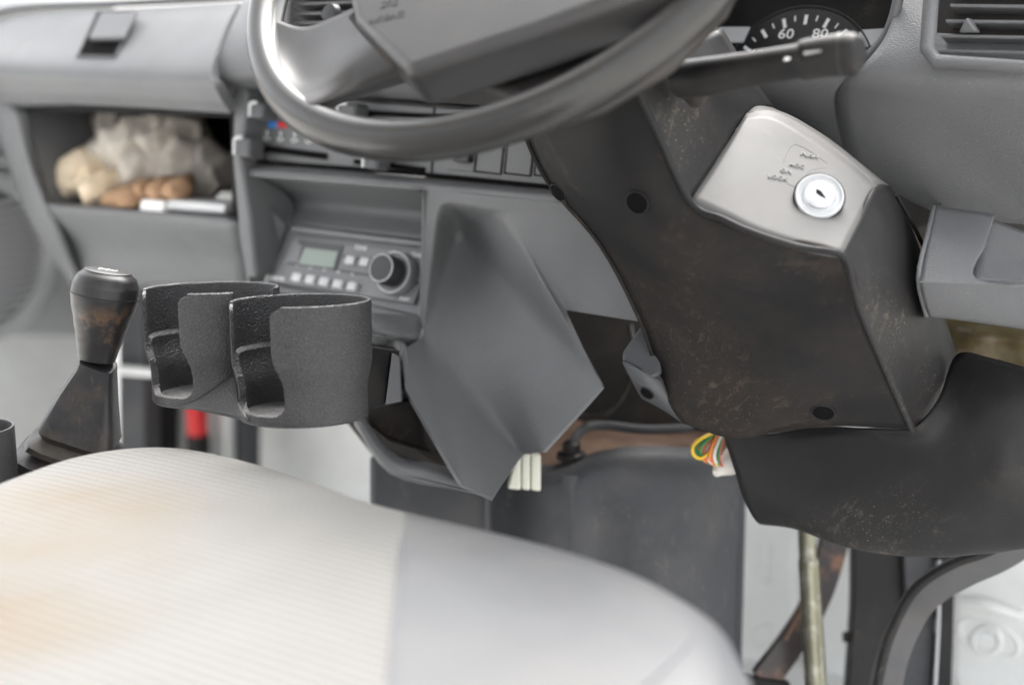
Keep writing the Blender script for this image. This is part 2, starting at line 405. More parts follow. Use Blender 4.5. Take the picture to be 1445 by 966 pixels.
# passenger door
DX = -1.5
DF = Fr((DX, 1, 1), (1, 0, 0), (0, 1, 0))
dr = thing('passenger_door', 'grey trimmed passenger door with round speaker grille on the far left', 'door', (DX, .9, FZ))
def dpx(pts, h=0): return [DF.hit(x, y, h) for x, y in pts]
prism('door_shell', dpx([(-260, -80), (165, -80), (160, 700), (-260, 700)], -.03), (-.03, 0, 0), M['white'], dr, b=.004)
prism('trim_panel', dpx([(-200, 228), (150, 228), (150, 476), (-200, 472)], 0), (-.028, 0, 0), M['doorgrey'], dr, b=.008, seg=5)
prism('upper_trim', dpx([(-200, 60), (150, 60), (150, 222), (-200, 214)], -.012), (-.016, 0, 0), M['doorgrey'], dr, b=.008, seg=5)
tube('armrest_ledge', dpx([(-120, 226), (0, 229), (120, 236)], .002), .012, M['doorgrey'], dr, 16, n=6, flat=.7)
sc = DF.hit(-28, 362, 0)
def ell(rr): return rr
rs = (DF.hit(50, 362, 0)-sc).length
lathe('speaker_surround', [(rs*1.32, -.005), (rs*1.3, .012), (rs*1.18, .022), (rs*1.05, .02), (rs*1.0, .008), (rs*.98, .004)], sc, (1, 0, 0), M['doorgrey'], dr, 64)
spk = lathe('speaker_grille', [(rs*.99, .004), (rs*.5, .01), (0, .012)], sc, (1, 0, 0), M['dashdark'], dr, 64)
k = 0
zz = -rs*.9
while zz < rs*.9:
    hw = math.sqrt(max(0, (rs*.97)**2-zz*zz))
    tube('grille_slat', [sc+Vector((.010, -hw, zz)), sc+Vector((.017, 0, zz)), sc+Vector((.010, hw, zz))], .003, M['grille'], spk, 6, n=4)
    zz += .0105

cb = thing('cab_shell', 'truck cab body with pale headliner roof and trimmed rear wall around the seat', 'cab', (-.75, -.4, FZ))
M['headliner'] = mat('headliner', (.5, .49, .46), .9)
prism('rear_panel', [Vector((x, -.42, z)) for x, z in ((-1.55, FZ), (-.12, FZ), (-.12, 1.62), (-1.55, 1.62))], (0, -.03, 0), M['doorgrey'], cb, b=.01)
prism('window_header', [Vector((x, -.42, z)) for x, z in ((-1.55, 1.9), (-.12, 1.9), (-.12, 2.06), (-1.55, 2.06))], (0, -.03, 0), M['doorgrey'], cb, b=.01)
prism('roof', [Vector((x, y, 2.06)) for x, y in ((-1.55, -.45), (-.12, -.45), (-.12, .62), (-1.55, .62))], (0, 0, .03), M['headliner'], cb, b=.01)

# ================================================================== DASHBOARD
da = thing('dashboard', 'dark grey moulded truck dashboard with heater panel, glove box and vents', 'dashboard', (-.7, 1.05, 1.0))
D = M['dash']
YG = .93
# glove box door: folded sheet, thick
def rowY(xs, ys, Y): return [atY(x, y, Y) for x, y in zip(xs, ys)]
gx = [-60, 60, 180, 300, 326]
gb_rows = [rowY([-30, 40, 180, 338], [40, 20, 12, 3], .995), rowY([-36, 30, 175, 318], [58, 52, 46, 40], .962), rowY([-45, 10, 165, 298], [92, 94, 99, 103], .922), rowY([-40, 14, 165, 310], [122, 124, 130, 136], .926), rowY([-30, 18, 165, 325], [143, 145, 150, 160], .94)]
gb = patch('glove_box_door', gb_rows, D, da, n=6, t=.012, lin_v=False)
bev(gb, .003, 3)
LF = Fr(atY(150, 50, .958), tilt(44))
lpts = [(138, 17), (191, 16), (163, 80), (109, 79)]
# latch: raised black plate paints the shade of the well; rim and paddle
prism('latch_well_shade', [LF.hit(x, y, .0035) for x, y in lpts], -LF.n*.004, M['wellblack'], gb, b=.001)
prism('latch_paddle', [LF.hit(x, y, .0095) for x, y in [(141, 17), (189, 16), (172, 53), (124, 54)]], -LF.n*.006, D, gb, b=.002)
tube('latch_rim', spl([LF.hit(x, y, .0045) for x, y in lpts+[lpts[0]]], 1), .0013, M['dashdark'], gb, 8)
# dash top pad behind
patch('top_pad', [rowY([-60, 20, 180, 345, 470, 640, 820, 1000], [36, 8, 1, -8, -20, -40, -40, -40], 1.0), rowY([-60, 20, 180, 345, 470, 640, 820, 1000], [18, 0, -8, -20, -40, -60, -70, -70], 1.12), rowY([-60, 20, 180, 345, 470, 640, 820, 1000], [-2, -18, -25, -35, -60, -90, -110, -120], 1.6)], D, da, n=4, t=.006)
# upper centre face between glove box and column, with curved under turn
fx = [316, 330, 352, 420, 520, 640, 760, 900, 1010]
patch('upper_face', [rowY([343, 352, 372, 430, 520, 640, 760, 900, 1010], [-2, -6, -14, -40, -50, -50, -50, -50, -50], .998), rowY([322, 334, 362, 424, 520, 640, 760, 900, 1010], [50, 50, 40, 20, 10, 10, 10, 10, 10], .955), rowY([302, 318, 350, 418, 520, 640, 760, 900, 1010], [104, 104, 98, 80, 82, 86, 92, 98, 100], .935), rowY([314, 326, 348, 418, 520, 640, 760, 900, 1010], [132, 126, 124, 116, 118, 124, 130, 134, 138], .955), rowY([329, 336, 350, 418, 520, 640, 760, 900, 1010], [158, 136, 134, 138, 143, 150, 158, 164, 170], .985)], D, da, n=5, t=.004)
# shelf (open tray under the glove box)
bx = 1.17
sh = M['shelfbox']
def Q(name, pts, mt, par, b=0, t=.004, label=None): return poly(name, pts, [tuple(range(len(pts)))], mt, par, b, t, label=label)
A1, A2 = atY(38, 150, .97), atY(330, 160, .97)
B1, B2 = atY(72, 292, .965), atY(332, 312, .965)
def back(p, Y): return Vector((p.x, Y, p.z))
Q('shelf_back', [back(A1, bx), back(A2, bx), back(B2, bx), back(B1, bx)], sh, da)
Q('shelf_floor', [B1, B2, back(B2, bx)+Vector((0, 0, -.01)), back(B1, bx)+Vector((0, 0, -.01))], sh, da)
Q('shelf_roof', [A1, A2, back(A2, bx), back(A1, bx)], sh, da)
Q('shelf_side', [A1, B1, back(B1, bx), back(A1, bx)], D, da)
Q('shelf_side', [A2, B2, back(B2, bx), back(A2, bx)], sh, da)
# rounded frame left of the shelf, lip, lower panel
patch('shelf_frame', [[atY(-12, 146, .98), atY(14, 148, .955), atY(38, 150, .965)], [atY(8, 220, .98), atY(34, 224, .955), atY(52, 226, .965)], [atY(30, 285, .985), atY(56, 282, .957), atY(72, 288, .966)], [atY(48, 322, .99), atY(66, 312, .962), atY(78, 305, .964)], [atY(78, 370, 1.01), atY(90, 362, .985), atY(98, 352, .985)], [atY(102, 404, 1.035), atY(111, 398, 1.02), atY(116, 392, 1.02)]], D, da, n=5, t=.004)
patch('lower_panel', [rowY([66, 150, 240, 334], [286, 290, 297, 305], .972), rowY([66, 150, 240, 334], [289, 295, 302, 311], .958), rowY([73, 150, 240, 338], [303, 308, 316, 326], .962), rowY([94, 160, 240, 346], [350, 352, 356, 362], 1.0), rowY([114, 160, 240, 352], [392, 398, 404, 412], 1.03), rowY([130, 170, 250, 360], [402, 408, 414, 424], 1.09)], D, da, n=6, t=.004)

# ---- centre stack -------------------------------------------------
CF = Fr(P(600, 250, 1.2), tilt(8))          # heater face plane
U = CF.uv
# side fin at left
fin = [(329, 120), (346, 122), (350, 135), (340, 225), (352, 300), (362, 392), (346, 392), (336, 330), (327, 228)]
prism('stack_fin', [CF.hit(x, y, .012) for x, y in fin], Vector((0, .12, 0)), D, da, b=.004, seg=4)
# face of heater panel
hp = prism('heater_panel', [CF.hit(x, y, -.012) for x, y in [(346, 132), (640, 150), (612, 250), (336, 230)]], Vector((0, .02, 0)), D, da, b=.001)
prism('blank_panel', [CF.hit(x, y, -.0115) for x, y in [(614, 148), (800, 160), (800, 268), (610, 249)]], Vector((0, .02, 0)), D, da, b=.001)
HF = Fr(CF.hit(480, 190, -.012), CF.n)
def hb(name, x0, y0, x1, y1, h, mt, par, b=.001, hb0=-.002):
    u0, v0 = HF.uv(x0, y1); u1, v1 = HF.uv(x1, y0); return boxf(name, HF, u0, u1, v0, v1, hb0, h, mt, par, b)
def slot(x0, y0, x1, y1, th):
    a, b_ = HF.hit(x0, y0, .0005), HF.hit(x1, y1, .0005); d = HF.ey*th
    prism('lever_slot', [a-d, b_-d, b_+d, a+d], HF.n*.0012, M['wellblack'], hp, b=.0004)
slot(368, 209, 462, 221, .003); slot(372, 152, 640, 166, .0022); slot(500, 228, 600, 240, .0022)
def lever(x, y, w_, h_, L=.022):
    c = HF.hit(x, y, 0); n = HF.n
    fr = Fr(c, n); 
    k = boxf('lever_knob', fr, -w_/2, w_/2, -h_/2, h_/2, .010, L, M['dashdark'], hp, b=.0035, seg=4, top=.86)
    boxf('lever_stem', fr, -w_*.2, w_*.2, -h_*.15, h_*.15, -.002, .008, M['black'], hp, b=.0005)
    tube('knob_highlight', [fr.pt(-w_*.42, -h_*.36, L), fr.pt(-w_*.46, 0, L*.98), fr.pt(-w_*.42, h_*.36, L), fr.pt(0, h_*.44, L)], .0018, M['btn'], k, 8, n=4)  # pale tube paints a highlight along the knob's left and top edge
lever(374, 211, .021, .020, .030); lever(392, 160, .018, .016, .028); lever(518, 163, .023, .018, .028); lever(552, 230, .018, .016, .028)
for (x, c_m) in ((378, 'blue'), (392, 'red')):
    hb('colour_bar', x, 172, x+14, 180, .0006, M[c_m], hp, b=0)
for i, x in enumerate((378, 397, 417, 437)):
    c = HF.hit(x, 191+i*1.2, .0004)
    fr = Fr(c, HF.n)
    lathe('airflow_icon', [(0, .0004), (.0014, .0004), (.0014, 0)], fr.pt(-.001, .0028), fr.n, M['print'], hp, 12)
    tube('airflow_icon', [fr.pt(-.001, .001), fr.pt(-.001, -.002), fr.pt(.0035, -.0035)], .0006, M['print'], hp, 6)
    tube('airflow_icon', [fr.pt(-.0045, -.001), fr.pt(-.004, -.004), fr.pt(.0, -.005)], .0005, M['print'], hp, 6)
# switches on the blank panel
SF = Fr(CF.hit(700, 220, -.0115), CF.n)
def sq(name, px, h0, h1, mt, par, b=.0008):
    return prism(name, [SF.hit(x, y, h1) for x, y in px], -SF.n*(h1-h0), mt, par, b=b)
sw = sq('switch_frame', [(633, 200), (672, 204), (668, 243), (629, 239)], -.001, .0012, D, da)
sq('rocker', [(640, 206), (662, 208), (661, 230), (637, 228)], 0, .0075, M['knob'], sw, b=.002)
for (a, b_) in ((674, 711), (716, 753), (758, 795)):
    sq('switch_gap', [(a, 195), (b_+1, 199), (b_-4, 247+(a-674)*.06), (a-5, 243+(a-674)*.06)], -.001, .0008, M['wellblack'], da, .0002)
    sq('switch_blank', [(a+1.5, 195), (b_-.5, 199), (b_-5.5, 245+(a-674)*.06), (a-3, 241+(a-674)*.06)], -.001, .0022, D, da, .0008)
sq('panel_gap', [(611, 150), (613.5, 150), (610, 250), (607.5, 249.5)], -.002, .0006, M['black'], da, 0)
a = [(334, 226), (500, 238), (640, 250), (780, 264)]
tube('panel_gap', [CF.hit(x, y, -.009) for x, y in a], .0016, M['wellblack'], da, 8, n=4)
tube('top_gap', [CF.hit(x, y, -.009) for x, y in [(346, 131), (480, 139), (640, 151), (790, 161)]], .0018, M['black'], da, 8, n=4)
# ledge under heater panel, running right to the column
patch('stack_ledge', [[CF.hit(334, 231, -.006), CF.hit(450, 238, -.006), CF.hit(600, 251, -.006), CF.hit(700, 260, -.006), CF.hit(800, 269, -.006)],
  [CF.hit(333, 238, .004), CF.hit(450, 246, .004), CF.hit(600, 259, .004), CF.hit(700, 268, .004), CF.hit(800, 277, .004)],
  [CF.hit(334, 245, .006), CF.hit(450, 254, .006), CF.hit(597, 267, .006), CF.hit(690, 276, .005), CF.hit(790, 287, .005)]], D, da, n=5, t=.003)
# radio bay
bayY = CF
RT = Fr(P(500, 400, 1.258), tilt(29))      # radio face plane (leans back)
o_tl, o_tr, o_br, o_bl = CF.hit(340, 247, .006), CF.hit(597, 268, .006), CF.hit(594, 446, .008), CF.hit(352, 400, .008)
rb = [RT.hit(408, 316, -.004), RT.hit(606, 338, -.004), RT.hit(600, 452, -.004), RT.hit(372, 398, -.004)]
itl = rb[0]; itr = rb[1]
btl = itl+Vector((-.012, .0, .03)); btr = itr+Vector((0, .0, .03))
# ceiling wall + back wall
patch('bay_back', [[o_tl, (o_tl+o_tr)/2, o_tr], [itl*.15+o_tl*.85+Vector((0,.018,.0)), (itl+itr)/2*.15+(o_tl+o_tr)/2*.85+Vector((0,.018,.0)), itr*.15+o_tr*.85+Vector((0,.018,.0))], [itl*.6+o_tl*.4+Vector((0,.03,.0)), (itl+itr)*.3+(o_tl+o_tr)*.2+Vector((0,.03,.0)), itr*.6+o_tr*.4+Vector((0,.03,0))], [itl, (itl+itr)/2, itr]], M['dash'], da, n=6, t=.003)
patch('bay_side', [[o_tl, itl*.33+o_tl*.67, itl*.67+o_tl*.33, itl], [o_tl*.5+o_bl*.5, (o_tl+o_bl)*.33+(itl+rb[3])*.17, (o_tl+o_bl)*.15+(itl+rb[3])*.35, (itl+rb[3])*.5], [o_bl, o_bl*.6+rb[3]*.4, o_bl*.3+rb[3]*.7, rb[3]]], D, da, n=6, t=.003)
patch('bay_side', [[CF.hit(601, 268, .007), CF.hit(604, 268, -.05)], [CF.hit(599, 360, .007), CF.hit(602, 360, -.05)], [CF.hit(596, 448, .008), CF.hit(600, 448, -.05)]], D, da, n=4, t=.003)
prism('bay_sill', [RT.hit(x, y, .004) for x, y in [(372, 396), (600, 446), (600, 462), (366, 408)]], -RT.n*.02, D, da, b=.003)

# radio ---------------------------------------------------------------
ra = thing('car_radio', 'grey car radio with small green display, pale preset buttons and round volume knob', 'radio', RT.hit(500, 440))
prism('radio_case', [RT.hit(x, y, -.002) for x, y in [(413, 318), (606, 341), (597, 446), (376, 398)]], -RT.n*.05+Vector((0, 0, 0)), M['radio'], ra, b=.001)
prism('top_rail', [RT.hit(x, y, .004) for x, y in [(411, 318), (604, 341), (603, 348), (410, 325)]], -RT.n*.006, M['radio'], ra, b=.0012)
face = prism('radio_face', [RT.hit(x, y, .003) for x, y in [(414, 334), (603, 357), (590, 410), (583, 428), (384, 397)]], -RT.n*.006, M['radio'], ra, b=.0012)
prism('display_frame', [RT.hit(x, y, .0042) for x, y in [(422, 338), (484, 346), (474, 380), (406, 372)]], -RT.n*.003, M['dashdark'], ra, b=.0004)
prism('display', [RT.hit(x, y, .005) for x, y in [(430, 349), (477, 355), (470, 378), (420, 372)]], -RT.n*.002, M['lcd'], ra, b=.0003)
prism('trim_wedge', [RT.hit(x, y, .0055) for x, y in [(416, 340), (427, 347), (419, 371), (402, 369)]], -RT.n*.002, M['radio'], ra, b=.0003)
def rbtn(x, y, w_, h_):
    dx, dy = .145*1, 0
    p = [(x-w_/2+2, y-h_/2-w_*.07), (x+w_/2+2, y-h_/2+w_*.07), (x+w_/2-2, y+h_/2+w_*.07), (x-w_/2-2, y+h_/2-w_*.07)]
    prism('button', [RT.hit(a_, b_, .0075) for a_, b_ in p], -RT.n*.005, M['btn'], ra, b=.0012)
for i, (x, y) in enumerate([(417.5, 390), (436.5, 393), (456, 396), (475.5, 399.5), (495.5, 403)]):
    rbtn(x, y, 13, 11)
    u, v = RT.uv(x+5, y-14.5); text('preset_number', str(i+1), RT, u, v, .0034, .0052, M['print'], ra, rot=0)
rbtn(493, 366, 13, 11); rbtn(513, 368.5, 13, 11)
u, v = RT.uv(493, 366); text('arrow', '\u2228', RT, u, v, .0076, .006, M['black'], ra)
u, v = RT.uv(513, 368.5); text('arrow', '\u2227', RT, u, v, .0076, .006, M['black'], ra)
u, v = RT.uv(512, 352); text('tune_print', 'TUNE', RT, u, v, .0034, .0055, M['print'], ra)
u, v = RT.uv(577, 361); text('volume_print', 'PW/VOL \u2022 TONE', RT, u, v, .0034, .0056, M['print'], ra, sx=.8)
u, v = RT.uv(395, 395); text('band_print', 'AM/FM', RT, u, v, .0036, .0055, M['print'], ra)
u, v = RT.uv(574, 424); text('push_print', 'PUSH', RT, u, v, .0036, .0045, M['print'], ra)
tube('face_groove', [RT.hit(470, 380, .0035), RT.hit(540, 391, .0035), RT.hit(592, 400, .0035)], .0005, M['black'], ra, 6)
kb = RT.hit(566, 388, .002); kax = (RT.n*.75+Vector((-.35, -.1, .0))).normalized()
kax = tilt(20)
lathe('knob_collar', [(0, .0), (.0195, 0), (.0195, .010), (.0185, .0125), (.0165, .0125), (.0155, .011), (0, .011)], kb, kax, M['radio'], ra, 48)
kn = lathe('volume_knob', [(.0115, .010), (.0135, .012), (.0132, .027), (.0120, .029), (0, .0292)], kb, kax, M['knob'], ra, 48)
lathe('knob_cap', [(.0112, .0288), (.011, .0298), (0, .0302)], kb, kax, M['knob'], kn, 48)
tube('knob_edge', [kb+kax*.0288+(RT.ex*math.cos(a)+kax.cross(RT.ex)*math.sin(a))*.0118 for a in [i*math.pi/18 for i in range(37)]], .0007, M['btn'], kn, 8)
tube('collar_edge', [kb+kax*.0122+(RT.ex*math.cos(a)+kax.cross(RT.ex)*math.sin(a))*.0176 for a in [i*math.pi/18 for i in range(37)]], .0008, M['btn'], kn, 8)

# ---- lower stack panels (right of the radio and knee side)
ST = .0035
SV = [CF.hit(601, 267, .006), CF.hit(621, 284, .006), CF.hit(905, 298, .004), CF.hit(712, 302, .004), CF.hit(648, 326, -.055), CF.hit(905, 454, -.004), CF.hit(798, 437, -.004), P(849, 546, 1.106),
  P(766, 637, 1.118), P(738, 641, 1.150), P(598, 474, 1.200), CF.hit(594, 446, .010), P(695, 701, 1.098), P(652, 684, 1.106), P(572, 549, 1.145), P(568, 494, 1.165)]
SFc = [(0, 2, 3, 1), (3, 2, 5, 6), (3, 6, 7), (1, 3, 4), (3, 7, 4), (1, 4, 10), (4, 7, 8), (4, 8, 9, 10), (0, 1, 10, 11), (10, 9, 12, 13), (10, 13, 14, 15)]
# moulded panel: facets finely divided and relaxed so that the creases turn softly
bm = bmesh.new(); vv = [bm.verts.new(v) for v in SV]
for f in SFc: bm.faces.new([vv[i] for i in f])
bmesh.ops.recalc_face_normals(bm, faces=bm.faces)
bmesh.ops.subdivide_edges(bm, edges=bm.edges[:], cuts=15, use_grid_fill=True)
inner = [v for v in bm.verts if not v.is_boundary]
for it in range(10):
    new = {v: sum((e.other_vert(v).co for e in v.link_edges), Vector())/len(v.link_edges) for v in inner}
    for v in inner: v.co = v.co.lerp(new[v], .6)
me = bpy.data.meshes.new('m'); bm.to_mesh(me); bm.free(); face_cam(me); smooth(me, 180)
sp_ = link('stack_panel', me, D, da); solid(sp_, .004); bev(sp_, .0016, 3, 50)
patch('sill_band', [
  [P(350, 398, 1.25), P(450, 425, 1.215), P(520, 440, 1.19), CF.hit(596, 446, .008)],
  [P(350, 408, 1.235), P(450, 436, 1.20), P(525, 452, 1.17), P(596, 458, 1.198)],
  [P(360, 420, 1.235), P(450, 448, 1.20), P(525, 466, 1.165), P(592, 476, 1.190)],
  [P(370, 430, 1.25), P(460, 456, 1.21), P(530, 474, 1.175), P(582, 487, 1.195)]], D, da, n=5, t=ST)
patch('pocket_rim', [[P(440, 456, 1.20), P(525, 472, 1.165), P(556, 478, 1.182), P(569, 492, 1.166), P(574, 548, 1.151)],
  [P(440, 466, 1.205), P(522, 484, 1.175), P(550, 488, 1.195), P(561, 498, 1.19), P(566, 550, 1.18)]], D, da, n=5, t=ST)
# lower pocket: dark well behind, drawer, tray
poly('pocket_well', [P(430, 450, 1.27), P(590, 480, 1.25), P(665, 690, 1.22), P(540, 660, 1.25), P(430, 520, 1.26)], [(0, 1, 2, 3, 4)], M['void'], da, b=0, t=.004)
dw = poly('pocket_drawer', [P(512, 574, 1.17), P(585, 560, 1.16), P(600, 620, 1.155), P(612, 640, 1.16), P(545, 618, 1.17), P(522, 600, 1.17),
  P(512, 560, 1.24), P(590, 545, 1.22), P(612, 600, 1.21), P(622, 640, 1.21), P(552, 625, 1.22), P(525, 600, 1.22)],
  [(0, 1, 2, 3, 4, 5), (11, 10, 9, 8, 7, 6), (0, 6, 7, 1), (1, 7, 8, 2), (2, 8, 9, 3), (3, 9, 10, 4), (4, 10, 11, 5), (5, 11, 6, 0)], M['column'], da, b=.004)
patch('tray_rim', [
  [P(492, 584, 1.15), P(520, 622, 1.145), P(548, 655, 1.14), P(600, 668, 1.14), P(655, 678, 1.132)],
  [P(498, 592, 1.138), P(522, 634, 1.135), P(550, 664, 1.13), P(600, 676, 1.132), P(664, 690, 1.12)],
  [P(506, 590, 1.135), P(530, 628, 1.133), P(560, 655, 1.128), P(605, 664, 1.13), P(652, 674, 1.126)],
  [P(512, 584, 1.16), P(536, 618, 1.16), P(566, 642, 1.16), P(606, 652, 1.155), P(640, 660, 1.15)]], D, da, n=5, t=ST)
patch('tray_under', [[P(500, 590, 1.14), P(550, 664, 1.132), P(640, 690, 1.13), P(692, 702, 1.114)], [P(500, 600, 1.2), P(550, 668, 1.2), P(640, 690, 1.2), P(692, 696, 1.2)]], D, da, n=4, t=ST)

# ---- right part of the dash -----------------------------------------
def YR(Y, pts): return [atY(x, y, Y) for x, y in pts]
patch('right_face', [
  YR(1.10, [(1262, -70), (1320, -75), (1400, -75), (1500, -78)]),
  YR(1.045, [(1268, -10), (1320, -10), (1400, -10), (1500, -10)]),
  YR(1.015, [(1250, 50), (1310, 50), (1400, 52), (1500, 55)]),
  YR(1.002, [(1218, 92), (1305, 100), (1400, 104), (1500, 108)]),
  YR(1.006, [(1190, 118), (1300, 128), (1400, 133), (1500, 138)]),
  YR(1.03, [(1180, 150), (1295, 165), (1400, 172), (1500, 180)]),
  YR(1.07, [(1200, 235), (1310, 250), (1400, 258), (1500, 268)]),
  YR(1.10, [(1245, 262), (1322, 300), (1400, 312), (1500, 322)])], D, da, n=5, t=.004)
patch('column_cutout', [
  YR(1.004, [(1060, 88), (1130, 92), (1219, 93)]),
  YR(1.008, [(1062, 118), (1125, 118), (1191, 119)]),
  YR(1.034, [(1075, 140), (1130, 148), (1182, 151)]),
  YR(1.066, [(1090, 152), (1145, 185), (1202, 232)]),
  YR(1.085, [(1120, 170), (1180, 215), (1248, 258)])], D, da, n=5, t=.004)
# cluster
CL = Fr(atY(1130, 60, 1.10), tilt(22))
cl = prism('instrument_cluster', [CL.hit(x, y) for x, y in [(960, -90), (1290, -90), (1275, 0), (1245, 80), (1200, 112), (1040, 112), (960, 90)]], -CL.n*.01, M['black'], da, b=.001)
patch('cluster_hood', [YR(1.05, [(1273, -70), (1272, -5), (1256, 50), (1225, 86), (1180, 100), (1080, 104), (990, 100)]), [CL.hit(x, y, .004) for x, y in [(1264, -70), (1262, -5), (1244, 48), (1212, 78), (1176, 90), (1080, 94), (990, 90)]]], D, da, n=5, t=.003)
tube('hood_lip', YR(1.03, [(1270, -70), (1268, -5), (1252, 48), (1222, 82), (1180, 98)]), .004, D, da, 12, n=6)
dc = CL.hit(1121, 120, .001); du, dv = CL.uv(1121, 120, .001)
rr_ = (CL.hit(1128, 24, .001)-dc).length
lathe('speedometer_dial', [(0, .002), (rr_*1.1, .002), (rr_*1.12, .0035), (rr_*1.14, .0035), (rr_*1.15, 0)], dc, CL.n, M['knob'], cl, 72)
for kmh in range(0, 145, 5):
    an = R_(225 - kmh*270/140); big = kmh % 10 == 0
    p0 = rr_*(.86 if big else .92); p1 = rr_*1.0
    d = Vector((math.cos(an), math.sin(an)))
    a_, b_ = CL.pt(du+d.x*p0, dv+d.y*p0, .0035), CL.pt(du+d.x*p1, dv+d.y*p1, .0035)
    wv = (CL.ex*-d.y+CL.ey*d.x)*(.0014 if big else .0006)
    prism('dial_mark', [a_-wv, b_-wv, b_+wv, a_+wv], CL.n*.0003, M['print'], cl, b=0)
    if kmh % 20 == 0:
        text('dial_number', str(kmh), CL, du+d.x*rr_*.76, dv+d.y*rr_*.76, .0036, rr_*.2, M['print'], cl, sx=1.2)
lu, lv = CL.uv(1128, 70)
prism('cluster_reflection', [CL.hit(x, y, .006) for x, y in [(1012, 38), (1058, 38), (1048, 60), (1012, 60)]], -CL.n*.002, M['btn'], cl, b=.0005)  # pale slabs painted in for the sky reflected in the cluster cover
prism('cluster_reflection', [CL.hit(x, y, .004) for x, y in [(1214, 42), (1248, 40), (1240, 66), (1205, 66)]], -CL.n*.002, M['btn'], cl, b=.0005)
patch('instrument_hood_top', [[Vector((x, y, z)) for x in (-.55, -.35, -.1, .2)] for y, z in ((1.07, 1.392), (1.2, 1.405), (1.55, 1.36))], D, da, n=4, t=.006)
# vents
def vent(px, Y, a, slats, tab, name='air_vent'):
    fr = Fr(atY(px[0][0], px[0][1], Y), tilt(a))
    v = prism(name, [fr.hit(x, y, -.02) for x, y in px], -fr.n*.004, M['void'], da, b=0)
    out = [fr.hit(x, y, .002) for x, y in px]
    c = sum(out, Vector())/len(out)
    tube('vent_frame', spl(out+[out[0]], 1), .0055, D, v, 12)
    for x0, y0, x1, y1 in slats:
        a_, b_ = fr.hit(x0, y0, -.004), fr.hit(x1, y1, -.004)
        e = Vector((0, .006, .0)); t_ = Vector((0, .004, -.0045))
        prism('slat', [a_, b_, b_+e*2+t_, a_+e*2+t_], Vector((0, 0, .0022)), D, v, b=.0006)
    x, y = tab; p = fr.hit(x, y, 0)
    return v, fr
v1, f1 = vent([(1318, -60), (1309, 70), (1322, 88), (1480, 96), (1490, -60)], 1.012, 18, [(1342, 14-30, 1490, 10-30), (1340, 10, 1490, 12), (1334, 32, 1490, 34), (1328, 53, 1490, 56), (1324, 74, 1490, 78)], (1360, 30))
tb = f1.hit(1364, 36, .004)
poly('vent_tab', [tb+Vector((-.007, .004, -.005)), tb+Vector((.007, .004, -.005)), tb+Vector((0, -.002, .006)), tb+Vector((-.007, .012, -.005)), tb+Vector((.007, .012, -.005)), tb+Vector((0, .012, .005))], [(0, 1, 2), (5, 4, 3), (0, 3, 4, 1), (1, 4, 5, 2), (2, 5, 3, 0)], D, v1, b=.002)
v2, f2 = vent([(404, -30), (404, 66), (480, 64), (580, 0), (580, -30)], .925, 20, [(410, -8, 570, -14), (410, 8, 560, 2), (410, 22, 545, 17), (410, 35, 530, 31), (410, 47, 510, 44), (410, 58, 490, 56)], (480, 25))
tb = f2.hit(478, 26, .006)
lathe('vent_tab', [(0, .014), (.007, .013), (.009, .009), (.006, .004), (.005, -.01)], tb, f2.n, M['knob'], v2, 24)
tube('vent_tab', [tb+Vector((-.012, -.004, .004)), tb+Vector((.014, -.004, -.006))], .004, M['knob'], v2, 10)
# lower right tray of the dash
patch('side_tray', [
  YR(1.02, [(1321, 290), (1345, 294), (1385, 299), (1403, 303)]),
  YR(.985, [(1312, 330), (1340, 334), (1380, 339), (1391, 342)]),
  YR(.955, [(1299, 390), (1335, 392), (1365, 393), (1377, 393)]),
  YR(.952, [(1298, 400), (1335, 402), (1400, 404), (1500, 412)]),
  YR(.958, [(1304, 425), (1335, 428), (1390, 434), (1500, 446)]),
  YR(.968, [(1311, 447), (1340, 450), (1400, 458), (1500, 472)])], D, da, n=5, t=.004)
patch('tray_pocket', [[atY(1366, 396, .960), atY(1500, 408, .960)], [atY(1376, 345, .994), atY(1500, 388, 1.05)], [atY(1388, 305, 1.028), atY(1500, 345, 1.09)]], D, da, n=6, t=.003, lin_v=True)
patch('tray_side', [YR(1.02, [(1321, 290)])+[atY(1330, 290, 1.1)], YR(.985, [(1312, 330)])+[atY(1330, 330, 1.1)], YR(.955, [(1299, 392)])+[atY(1330, 390, 1.1)], YR(.968, [(1311, 447)])+[atY(1330, 440, 1.1)]], D, da, n=4, t=.003)
# dark sheet painted in for the shaded space behind dash
vd = poly('shade_sheet', [P(600, 200, 1.45), P(1150, 120, 1.45), P(1600, 200, 1.3), P(1600, 560, 1.35), P(1200, 600, 1.4), P(1030, 640, 1.42), P(760, 665, 1.42), P(600, 600, 1.4)], [(0, 1, 2, 3, 4, 5, 6, 7)], M['void'], da, b=0, t=.005)

# ================================================================== UNDER DASH
hc = thing('heater_case', 'dark grey plastic heater housing under the dashboard with a rounded shoulder', 'heater housing', P(880, 850, 1.3))
patch('housing', [
  [P(640, 650, 1.30), P(720, 655, 1.28), P(780, 655, 1.26), P(850, 635, 1.24), P(910, 628, 1.24), P(980, 632, 1.25), P(1042, 640, 1.27)],
  [P(640, 668, 1.27), P(720, 672, 1.25), P(785, 672, 1.225), P(850, 655, 1.215), P(910, 650, 1.215), P(980, 655, 1.225), P(1046, 665, 1.25)],
  [P(640, 720, 1.26), P(720, 725, 1.245), P(790, 730, 1.215), P(850, 730, 1.215), P(910, 730, 1.21), P(980, 730, 1.22), P(1048, 730, 1.25)],
  [P(640, 1040, 1.27), P(720, 1040, 1.25), P(790, 1040, 1.22), P(850, 1040, 1.22), P(910, 1040, 1.21), P(980, 1040, 1.22), P(1038, 1040, 1.25)]], M['heater'], hc, n=6, t=.005)
